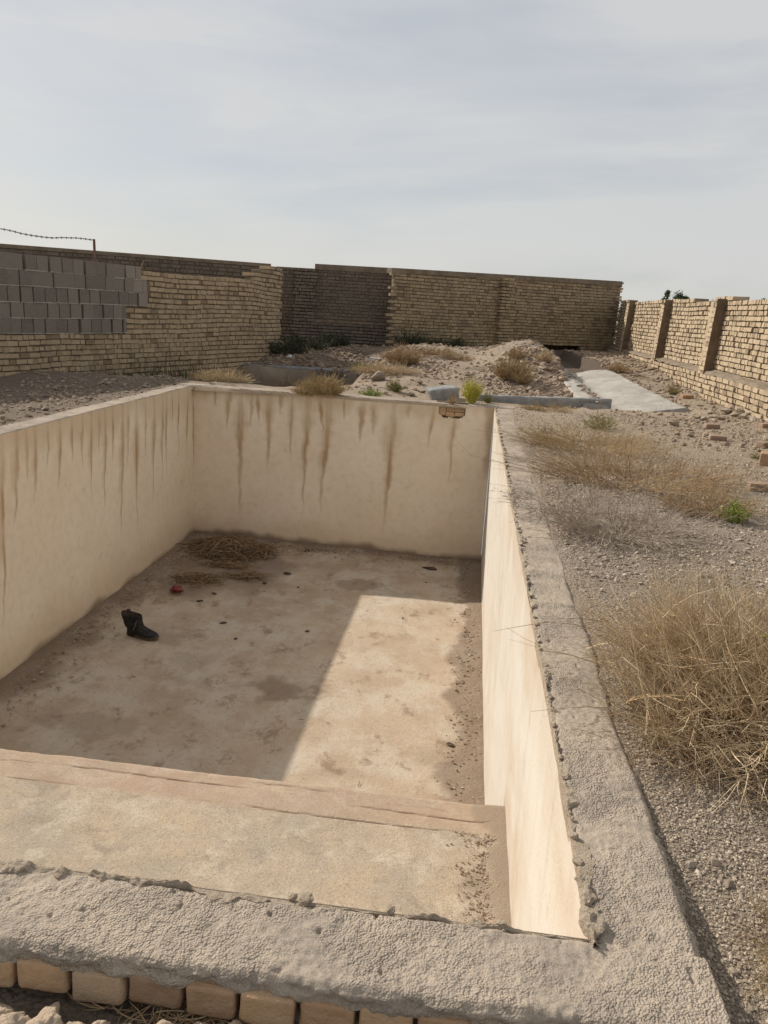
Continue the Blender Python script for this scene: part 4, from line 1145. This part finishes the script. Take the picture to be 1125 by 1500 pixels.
bush('weed', 'weed', 'thin dry weed at the foot of the grey kerb', p, .4, .18, .16, 130, 5, .0028, 'straw', 29, droop=.4, root=.7)

# behind the pool
def fb_(px, py, *a, **k):
    return bush(a[0], a[1], a[2], at(px, py), *a[3:], **k)
fb_(690, 590, 'weed', 'weed', 'bright yellow-green upright weed behind the pool beside the kerb', .20, .16, .38, 230, 3, .0040, 'green_yellow', 31, (500, .05, 'green_yellow'), droop=.15, curl=.12, up=.9)
fb_(714, 590, 'weed', 'weed', 'small dull weed right of the yellow-green one against the kerb', .13, .12, .22, 70, 4, .003, 'green', 32, (120, .03, 'green'))
fb_(662, 592, 'weed', 'weed', 'wispy pale weed between the concrete block and the yellow-green weed', .12, .12, .24, 60, 4, .003, 'straw', 33)
fb_(474, 578, 'dry_bush', 'bush', 'straw and olive dry bush on the hump behind the pool left of the boulder', .40, .3, .33, 380, 6, .0042, 'straw', 34, (260, .04, 'green'), droop=.3, root=.5)
fb_(445, 578, 'dry_bush', 'bush', 'pale straw weed at the left foot of the olive bush', .3, .2, .20, 160, 5, .004, 'straw', 35, droop=.4)
fb_(590, 534, 'dry_bush', 'bush', 'rounded orange-brown dry bush by the toothed joint of the far wall', .46, .4, .44, 420, 6, .0048, 'twig_brown', 36, droop=.3, root=.45)
fb_(565, 548, 'dry_bush', 'bush', 'golden dry weed below the rounded orange-brown bush', .6, .3, .26, 300, 6, .0042, 'straw_gold', 37, droop=.35, root=.7)
fb_(540, 545, 'weed', 'weed', 'greenish weed left of the golden one above the boulder', .4, .25, .22, 160, 5, .004, 'green', 38, (200, .04, 'green_yellow'), root=.7)
fb_(578, 573, 'weed', 'weed', 'green and straw weed right of the largest boulder', .22, .18, .26, 130, 5, .0036, 'green', 39, (150, .04, 'green'))
fb_(545, 580, 'weed', 'weed', 'low green weed beside the small whitish stone', .28, .15, .14, 110, 4, .003, 'green_bright', 40, (200, .03, 'green'))
fb_(748, 555, 'dry_bush', 'bush', 'tall olive dry bush on the rubble mound', .42, .35, .50, 300, 6, .0046, 'twig_brown', 41, (380, .05, 'green'), droop=.2, root=.5)
fb_(765, 562, 'dry_bush', 'bush', 'straw weed at the right foot of the tall olive bush', .30, .25, .34, 200, 5, .0042, 'straw', 42, droop=.3)
fb_(757, 525, 'dry_bush', 'bush', 'small brown dry bush on top of the rubble mound', .30, .3, .28, 150, 5, .005, 'twig_brown', 43)
fb_(797, 530, 'dry_bush', 'bush', 'golden dry weed at the head of the white channel', .28, .25, .32, 160, 5, .005, 'straw_gold', 44)
fb_(848, 575, 'dry_bush', 'bush', 'light dry weed growing in the left side of the channel', .36, .3, .26, 200, 5, .004, 'straw', 45, (100, .04, 'green'), droop=.35)
fb_(908, 545, 'dry_bush', 'bush', 'brown dry weed between the channel and the right wall near its far end', .36, .5, .24, 190, 5, .005, 'twig_brown', 46)
fb_(986, 578, 'weed', 'weed', 'small olive weed at the foot of the right wall by the terracotta brick', .18, .2, .26, 80, 4, .0036, 'green', 47, (80, .04, 'straw'))
fb_(640, 520, 'dry_bush', 'bush', 'scrubby brown weed on the ground in front of the far wall', .5, .35, .22, 150, 5, .005, 'twig_brown', 48, root=.7)
fb_(670, 527, 'dry_bush', 'bush', 'reddish dry weed left of the rubble mound', .35, .3, .2, 120, 5, .005, 'twig_brown', 49, root=.7)
bush('dry_bush', 'bush', 'pale yellow dry bush behind the far left corner of the pool', np.array([-4.62, 14.08, -.04]), .50, .18, .36, 420, 7, .0040, 'straw_gold', 50, (300, .03, 'green_yellow'), droop=.35, root=.6)
bush('dry_bush', 'bush', 'thin reddish stalks left of the pale yellow bush', np.array([-5.1, 14.1, -.04]), .28, .15, .42, 50, 4, .003, 'twig_brown', 51, droop=.4)
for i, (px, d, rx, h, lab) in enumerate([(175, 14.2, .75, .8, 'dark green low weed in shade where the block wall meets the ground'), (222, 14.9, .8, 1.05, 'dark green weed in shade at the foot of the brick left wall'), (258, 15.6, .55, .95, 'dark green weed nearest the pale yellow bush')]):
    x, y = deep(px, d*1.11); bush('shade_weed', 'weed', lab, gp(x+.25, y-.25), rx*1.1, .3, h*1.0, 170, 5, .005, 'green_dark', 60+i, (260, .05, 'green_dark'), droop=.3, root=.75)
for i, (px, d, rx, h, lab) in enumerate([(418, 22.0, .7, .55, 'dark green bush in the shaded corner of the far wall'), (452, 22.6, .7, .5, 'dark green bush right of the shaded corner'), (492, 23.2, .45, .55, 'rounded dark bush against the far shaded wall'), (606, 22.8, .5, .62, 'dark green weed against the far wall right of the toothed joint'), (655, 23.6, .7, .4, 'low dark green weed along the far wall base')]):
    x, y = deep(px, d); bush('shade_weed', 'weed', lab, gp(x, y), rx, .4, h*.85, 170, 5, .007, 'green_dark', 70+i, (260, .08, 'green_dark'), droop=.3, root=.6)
fb_(420, 566, 'dry_bush', 'bush', 'thin dry stalks in the sunken bed by the dark retaining wall', .7, .25, .42, 60, 3, .004, 'twig_brown', 80, up=1.1)

# ------------------------------------------------------------------ things on the pool floor
def floor_pt(px, py):
    return on(px, py, z=DEP+.01)
p = floor_pt(345, 800)
hp = np.array([p[0], 12.45, DEP])
V, F, A = loose_sticks(hp[0], hp[1], DEP+.01, .58, .40, 1900, .46, 201, .0046, .04, .22)
o = make('straw_heap', V, F, M['straw_dark'], None, dict(tint=A)); tag(o, 'heap of brown dead weeds in the far left corner of the pool floor', 'weed heap')
V0 = ICO4.copy(); V0 = V0*np.array([.42, .30, .05])*(1+.25*fbm(V0[:, 0]*3, V0[:, 1]*3+V0[:, 2], 4, 8))[:, None]
make('heap_core', V0+np.array([hp[0], hp[1], DEP+.02]), ICOF4, M['char'], o, None, True)
for i, (px, py, rx, ry, n, lab) in enumerate([(290, 850, .34, .22, 260, 'dark scattering of rotten weed between the heap and the red scrap'), (365, 845, .30, .16, 150, 'flat patch of dark weed in front of the heap'), (330, 828, .36, .14, 200, 'dark fringe of weed at the near foot of the heap')]):
    p = floor_pt(px, py); V, F, A = loose_sticks(p[0], p[1], DEP+.012, rx, ry, n, .24, 210+i, .004, .03)
    tag(make('weed_litter', V, F, M['straw_dark'], None, dict(tint=A)), lab, 'weed litter')
V, F, A = loose_sticks(-2.2, 8.6, DEP+.012, 3.6, 6.0, 45, .06, 215, .003, .01)
k = np.ones(len(V), bool)
Vr = V.reshape(-1, 15, 3); ok = (Vr[..., 0].min(1) > XL+.05) & (Vr[..., 0].max(1) < XR-.05) & (Vr[..., 1].min(1) > SHY+.15) & (Vr[..., 1].max(1) < 12.9)
Vr = Vr[ok]; n = len(Vr)
F1 = F.reshape(-1, 12, 4)[0]; F = (F1[None]+(np.arange(n)*15)[:, None, None]).reshape(-1, 4)
o = make('twig_crumbs', Vr.reshape(-1, 3), F, M['straw_dark'], None, dict(tint=A.reshape(-1, 15)[ok].ravel())); o['kind'] = 'stuff'; o['label'] = 'bits of twig strewn over the pool floor'
DG = 'dark crumbs on the pool floor'
for i, (px, py, r, lab) in enumerate([(630, 833, .11, 'flat black stick-like scrap on the floor by the far pool wall'), (388, 854, .055, None), (314, 869, .05, None), (293, 880, .06, None), (188, 893, .05, None), (326, 912, .05, None), (437, 860, .04, None), (420, 840, .08, None), (452, 806, .10, None), (624, 853, .03, None), (450, 924, .04, None), (590, 905, .025, None), (373, 838, .05, None), (345, 935, .035, None), (660, 1090, .05, None), (690, 1182, .03, None)]):
    p = floor_pt(px, py)
    if i == 15: continue
    place_mesh('dark_scrap', STONES[i % 6], ICOF3, M['char'], (p[0], p[1], DEP+r*.14), (r*(1.6 if i == 0 else 1.2), r*.7, r*.3), (0, 0, i*1.3 if i else -.3), .5, False,
               lab or 'small dark crumb of debris lying on the pool floor', 'debris', None if i == 0 else DG)

# boot
bp = floor_pt(203, 932)
boot = empty('boot', (bp[0], bp[1], DEP+.015)); boot_label = 'old black laced ankle boot standing on the pool floor'
tag(boot, boot_label, 'boot')
def loft(rings, mat, name, parent, smooth=True, capA=True, capB=True):
    R = np.array(rings); m, n, _ = R.shape
    i = (np.arange(m-1)*n)[:, None]; j = np.arange(n)[None]; j2 = (j+1) % n
    F = np.stack([i+j, i+j2, i+n+j2, i+n+j], -1).reshape(-1, 4); caps = []
    if capA: caps.append(np.arange(n)[::-1][None])
    if capB: caps.append((np.arange(n)+(m-1)*n)[None])
    return make(name, R.reshape(-1, 3), [F]+caps, mat, parent, None, smooth)
an = np.linspace(0, 2*np.pi, 28, endpoint=False)
# rings from the shaft mouth down the leg, turning forward over the instep to the toe (x forward)
keys = [  # centre x, centre z, half-length a, half-width b, tilt (rad; 0 = horizontal ring, pi/2 = ring facing +x)
    (-.075, .330, .092, .070, -.10), (-.070, .29, .088, .068, -.05), (-.060, .235, .084, .064, .05), (-.048, .185, .086, .062, .25), (-.022, .140, .092, .064, .60),
    (.020, .102, .086, .066, 1.0), (.085, .080, .068, .068, 1.30), (.150, .066, .054, .070, 1.45), (.205, .058, .046, .064, 1.55), (.238, .050, .034, .046, 1.57), (.252, .046, .014, .02, 1.57)]
keys = [(a-.012*(i < 5), b, c*(1.45 if i < 4 else 1.25 if i == 4 else 1), d*(1.15 if i < 4 else 1), e) for i, (a, b, c, d, e) in enumerate(keys)]
kk = np.array(keys); tt = np.linspace(0, len(keys)-1, 40); kk = np.stack([np.interp(tt, range(len(keys)), kk[:, i]) for i in range(5)], -1)
rings = []
for q, (cx_, cz_, a_, b_, ti) in enumerate(kk):
    x = a_*np.cos(an); y = b_*np.sin(an)
    wr = 1+.05*fbm(an*1.2+q*.3, an*0+q*.25, 3, 61)
    X = cx_+x*math.cos(ti)*wr; Z = cz_+x*math.sin(-ti)*-1*0+(-x*math.sin(ti))*-1*wr
    Z = cz_+x*math.sin(ti)*wr
    if q == 0: Z = Z+.018*np.cos(an*2+.6)+.012*np.cos(an)
    Z = np.maximum(Z, .028)
    rings.append(np.stack([X, y*wr, Z], -1))
# heel counter: fill the back of the foot
br = R_(-12)
def setup(o):
    o.matrix_parent_inverse = Matrix.Identity(4); o.location = (0, 0, 0)
up_ = loft(rings, M['boot'], 'upper', boot, True, False, True); setup(up_)
hr = []
for z, s in [(.02, 1.0), (.06, 1.02), (.12, .98), (.18, .92), (.22, .8)]:
    hr.append(np.stack([-.062+.085*s*np.cos(an), .060*s*np.sin(an), an*0+z], -1))
hc = loft(hr, M['boot'], 'heel_counter', boot); setup(hc)
inn = [np.stack([r_[:, 0]*.93-.005, r_[:, 1]*.93, r_[:, 2]-.002], -1) for r_ in rings[:14]]
li = loft(inn[::-1], M['char'], 'lining', boot, True, True, False); setup(li)
def sole_outline(a):
    x = np.where(np.cos(a) > 0, .155*np.cos(a)+.105, .165*np.cos(a)*.98+.105-.01)
    x = .055+.208*np.sign(np.cos(a))*np.abs(np.cos(a))**.8
    w = .058+.018*S((x-.05)/.1)-.008*np.exp(-((x-.03)/.05)**2)
    return np.stack([x, w*np.sign(np.sin(a))*np.abs(np.sin(a))**.7], -1)
so = sole_outline(an); sr = []
for z, s in [(0., .96), (.006, 1.), (.026, 1.01), (.034, .98)]:
    sr.append(np.concatenate([so*s+np.array([.0, 0]), np.full((28, 1), z)], 1))
    sr[-1][:, 2] += .022*S((sr[-1][:, 0]-.16)/.12)
s_ = loft(sr, M['boot_sole'], 'sole', boot, False); setup(s_)
lc = []
for k in range(6):
    t_ = k/5
    x0 = .02+.075*(1-t_)*1.0-.02; z0 = .125+.16*t_
    x0 = np.interp(z0, [.10, .15, .2, .29], [.085, .055, .035, .025])
    for sg in (-1, 1):
        lc.append(np.stack([np.linspace(x0, x0-.008, 5), sg*np.linspace(-.035, .035, 5), np.linspace(z0-.006, z0+.014, 5)+.004*np.sin(np.linspace(0, 3.14, 5))], -1))
for dy in (.4, .9):
    lc.append(np.stack([np.linspace(.03, -.02, 5), -.068-.006*np.linspace(0, 1, 5), np.linspace(.27, .12, 5)+.01*np.sin(np.linspace(0, 6, 5)+dy)], -1))
V, F = tubes(np.array(lc), np.full((len(lc), 5), .0032)); l_ = make('laces', V, F, M['lace'], boot); setup(l_)
boot.rotation_euler = (0, 0, br); boot.scale = (1.10, 1.12, .86)

# red scrap
p = floor_pt(258, 868)
V = rock_shape(31, ICO4, 14, .35)*np.array([.13, .10, .075]); V += ICO4*(.02*fbm(V[:, 0]*35, V[:, 1]*35+V[:, 2]*50, 3, 4))[:, None]
o = make('plastic_scrap', V, ICOF4, M['red'], None, None, False); o.location = (p[0], p[1], DEP+.065)
tag(o, 'crumpled red plastic scrap on the pool floor behind the boot', 'litter')
# pale dust patch rag by the boot is part of the floor; white litter behind the pool
for i, (px, d, s, lab) in enumerate([(548, 18.6, (.26, .12, .07), 'white crumpled plastic bag near the toothed joint of the far wall'), (425, 19.3, (.11, .07, .05), 'white scrap of litter in the shaded corner')]):
    p = at(px, 529 if i == 0 else 524)
    V = rock_shape(60+i, ICO4, 12, .3)*np.array(s)
    o = make('plastic_litter', V, ICOF4, M['white_litter'], None, None, False); o.location = (p[0], p[1], p[2]+s[2]*.7); tag(o, lab, 'litter')

# ------------------------------------------------------------------ post, wire, stick on the left wall
i = 1; Lw_t = (LP[2]-LP[1])/(Ll[2]-Ll[1]); pn = LP[1]+Lw_t*(sb[146]-Ll[1])+np.array([-Lw_t[1], Lw_t[0]])*.12
zt = BZ0+5*BH
post = slab('iron_post', (pn[0]-.02, pn[1]), (pn[0]+.02, pn[1]+.001), .04, zt-.08, 2.56, M['rust'], 5, 4)
tag(post, 'short rusty iron post standing on top of the block wall', 'post')
e2 = LP[1]+(LP[0]-LP[1])*.9+np.array([-Lw_t[1], Lw_t[0]])*.12
tw = np.linspace(0, 1, 400); wp = np.stack([pn[0]+(e2[0]-pn[0])*tw, pn[1]+(e2[1]-pn[1])*tw, 2.545-.06*np.sin(np.pi*np.minimum(tw*2.2, 1))*0-.05*np.sin(tw*np.pi*3)**2+.03*fbm(tw*9, tw*0, 3, 6)], -1)
L_ = tw*np.linalg.norm(wp[-1]-wp[0])
w1 = wp+.007*np.stack([0*L_, np.cos(L_*60), np.sin(L_*60)], -1); w2 = wp-.007*np.stack([0*L_, np.cos(L_*60), np.sin(L_*60)], -1)
V, F = tubes(np.stack([w1, w2]), np.full((2, 400), .0055)); A = None
b = []
for q in range(6, 396, 7):
    for sg in (-1, 1):
        b.append(np.stack([wp[q]+np.array([0, -.02, -.02*sg]), wp[q], wp[q]+np.array([0, .02, .022*sg])]))
V2, F2 = tubes(np.array(b), np.full((len(b), 3), .005))
o = make('barbed_wire', np.concatenate([V, V2]), np.concatenate([F, F2+len(V)]), M['wire']); tag(o, 'strand of barbed wire strung from the rusty post over the block wall', 'wire')
sp = LP[2]+(LP[3]-LP[2])*.10+np.array([-Lw_t[1], Lw_t[0]])*.14
V, F = tubes(np.array([[[sp[0]-.03, sp[1], 2.02], [sp[0]+.015, sp[1], 2.13], [sp[0]+.06, sp[1], 2.25]]]), np.array([[.013, .013, .010]]), 7)
tag(make('stick', V, F, M['straw']), 'short pale stick leaning on top of the brick left wall', 'stick')
sd_, sk_ = [], []

# ------------------------------------------------------------------ trees beyond the right wall
def tree(px, pyt, d, wpx, label, seed, n=1500, clumps=16):
    base = deep(px, d); H_ = zat(px, pyt, d); w = wpx*d/FPX/2
    t = empty('tree', (base[0], base[1], 0.)); tag(t, label, 'tree', 'trees beyond the right wall')
    r = np.random.default_rng(seed)
    x, y = base; z0 = float(gz(x, y))
    P = [np.stack([x+.1*np.sin(np.linspace(0, 2, 8)), np.full(8, y), np.linspace(z0-.2, H_*.7, 8)], -1)]; rr = [np.linspace(.12, .05, 8)]
    cc_ = []
    for k in range(clumps):
        a = r.uniform(0, 6.28); q = math.sqrt(r.random()); zc = r.uniform(.42, .93)*H_
        ww = w*(1.0-.55*abs(zc/H_-.62)/.32)
        e = np.array([x+ww*q*math.cos(a), y+ww*q*math.sin(a), zc]); cc_.append(e)
        s0 = np.array([x, y, z0+(zc-z0)*.55]); tt_ = np.linspace(0, 1, 8)[:, None]
        P.append(s0+(e-s0)*tt_+np.array([0, 0, .15])*np.sin(tt_*3.14)); rr.append(np.linspace(.045, .012, 8))
    V, F = tubes(np.array(P), np.array(rr), 6); make('trunk', V, F, M['bark'], t)
    cc_ = np.array(cc_); k = r.integers(0, clumps, n)
    p = cc_[k]+r.normal(0, 1, (n, 3))*np.array([.24, .24, .2])*w*r.uniform(.6, 1.1, (n, 1))
    V, F, A = leaf_bits(p, n*2, .17, seed+3)
    make('crown', V, F, M['leaf_tree'], t, dict(tint=A))
tree(990, 424, 62, 24, 'round bushy tree showing above the right wall, tallest in view', 301, 1800, 18)
tree(971, 425, 60, 12, 'slim small tree just left of the tallest tree above the wall', 302, 500, 9)
tree(912, 439, 70, 14, 'tree top peeping over the wall where it meets the far wall', 303, 700, 10)
tree(1040, 434, 85, 18, 'distant tree top above the wall right of the tallest tree', 304, 800, 12)
tree(1024, 437, 88, 14, 'faint tree top just over the wall between two larger crowns', 305, 600, 10)
tree(1113, 435, 90, 12, 'tiny tree top at the right edge above the wall', 306, 500, 8)

# ------------------------------------------------------------------ light and sky
sd = Vector((.700, -.4586, -.547)).normalized()
sl = bpy.data.lights.new('sun', 'SUN'); sl.energy = 4.3; sl.angle = R_(.6); sl.color = (1., .935, .84)
so_ = bpy.data.objects.new('sun', sl); col.objects.link(so_); so_.rotation_euler = sd.to_track_quat('-Z', 'Y').to_euler(); so_.location = (-20, 15, 20)
w = bpy.data.worlds.new('World'); sc.world = w; w.use_nodes = True
nt = w.node_tree; bg = nt.nodes['Background']; bg.inputs['Strength'].default_value = .12
sky = nt.nodes.new('ShaderNodeTexSky'); sky.sky_type = 'NISHITA'; sky.sun_disc = False
sky.sun_elevation = R_(33.2); sky.sun_rotation = R_(-56.8); sky.air_density = 1.0; sky.dust_density = 1.2; sky.ozone_density = 1.0
tc = nt.nodes.new('ShaderNodeTexCoord')
def skynoise(scale, mscale, rot, lo, hi, det=7, dist=.3):
    mp = nt.nodes.new('ShaderNodeMapping'); mp.inputs['Scale'].default_value = mscale; mp.inputs['Rotation'].default_value = rot
    nt.links.new(tc.outputs['Generated'], mp.inputs['Vector'])
    nz = nt.nodes.new('ShaderNodeTexNoise'); nz.inputs['Scale'].default_value = scale; nz.inputs['Detail'].default_value = det; nz.inputs['Roughness'].default_value = .52; nz.inputs['Distortion'].default_value = dist
    nt.links.new(mp.outputs[0], nz.inputs['Vector'])
    m_ = nt.nodes.new('ShaderNodeMapRange'); m_.interpolation_type = 'SMOOTHSTEP'; m_.inputs['From Min'].default_value = lo; m_.inputs['From Max'].default_value = hi
    nt.links.new(nz.outputs[0], m_.inputs['Value'])
    return m_.outputs[0]
na = skynoise(1.25, (1.1, 1.1, 4.6), (.0, -.30, .3), .38, .62)
nb = skynoise(3.2, (1.0, 1.0, 6.5), (.05, -.35, 1.3), .40, .68, 8, .6)
ad = nt.nodes.new('ShaderNodeMath'); ad.operation = 'MULTIPLY_ADD'; nt.links.new(nb, ad.inputs[0]); ad.inputs[1].default_value = .35; nt.links.new(na, ad.inputs[2])
mr = nt.nodes.new('ShaderNodeMapRange'); mr.inputs['From Min'].default_value = 0; mr.inputs['From Max'].default_value = 1.25; mr.inputs['To Min'].default_value = .78; mr.inputs['To Max'].default_value = .93
nt.links.new(ad.outputs[0], mr.inputs['Value'])
mx = nt.nodes.new('ShaderNodeMix'); mx.data_type = 'RGBA'
nt.links.new(mr.outputs[0], mx.inputs[0]); nt.links.new(sky.outputs[0], mx.inputs[6]); mx.inputs[7].default_value = (5.0, 5.1, 5.2, 1)
cm = nt.nodes.new('ShaderNodeMix'); cm.data_type = 'RGBA'; cm.inputs[6].default_value = (3.8, 3.88, 4.02, 1); cm.inputs[7].default_value = (4.8, 4.78, 4.72, 1)
nt.links.new(ad.outputs[0], cm.inputs[0]); nt.links.new(cm.outputs[2], mx.inputs[7])
nt.links.new(mx.outputs[2], bg.inputs['Color'])

vs = sc.view_settings; vs.view_transform = 'Standard'; vs.look = 'None'; vs.exposure = .17; vs.gamma = 1.
sc.cycles.max_bounces = 6
sc.cycles.use_denoising = True
sc.cycles.use_adaptive_sampling = False

cam = bpy.data.cameras.new('camera'); co = bpy.data.objects.new('camera', cam); col.objects.link(co)
cam.sensor_fit = 'VERTICAL'; cam.sensor_height = 36; cam.sensor_width = 27; cam.lens = FPX/1500*36; cam.clip_start = .05; cam.clip_end = 3000
m = Matrix.Identity(4)
for r_ in range(3):
    m[r_][0] = _R[r_]; m[r_][1] = _U[r_]; m[r_][2] = -_F[r_]; m[r_][3] = EYE[r_]
co.matrix_world = m
sc.camera = co
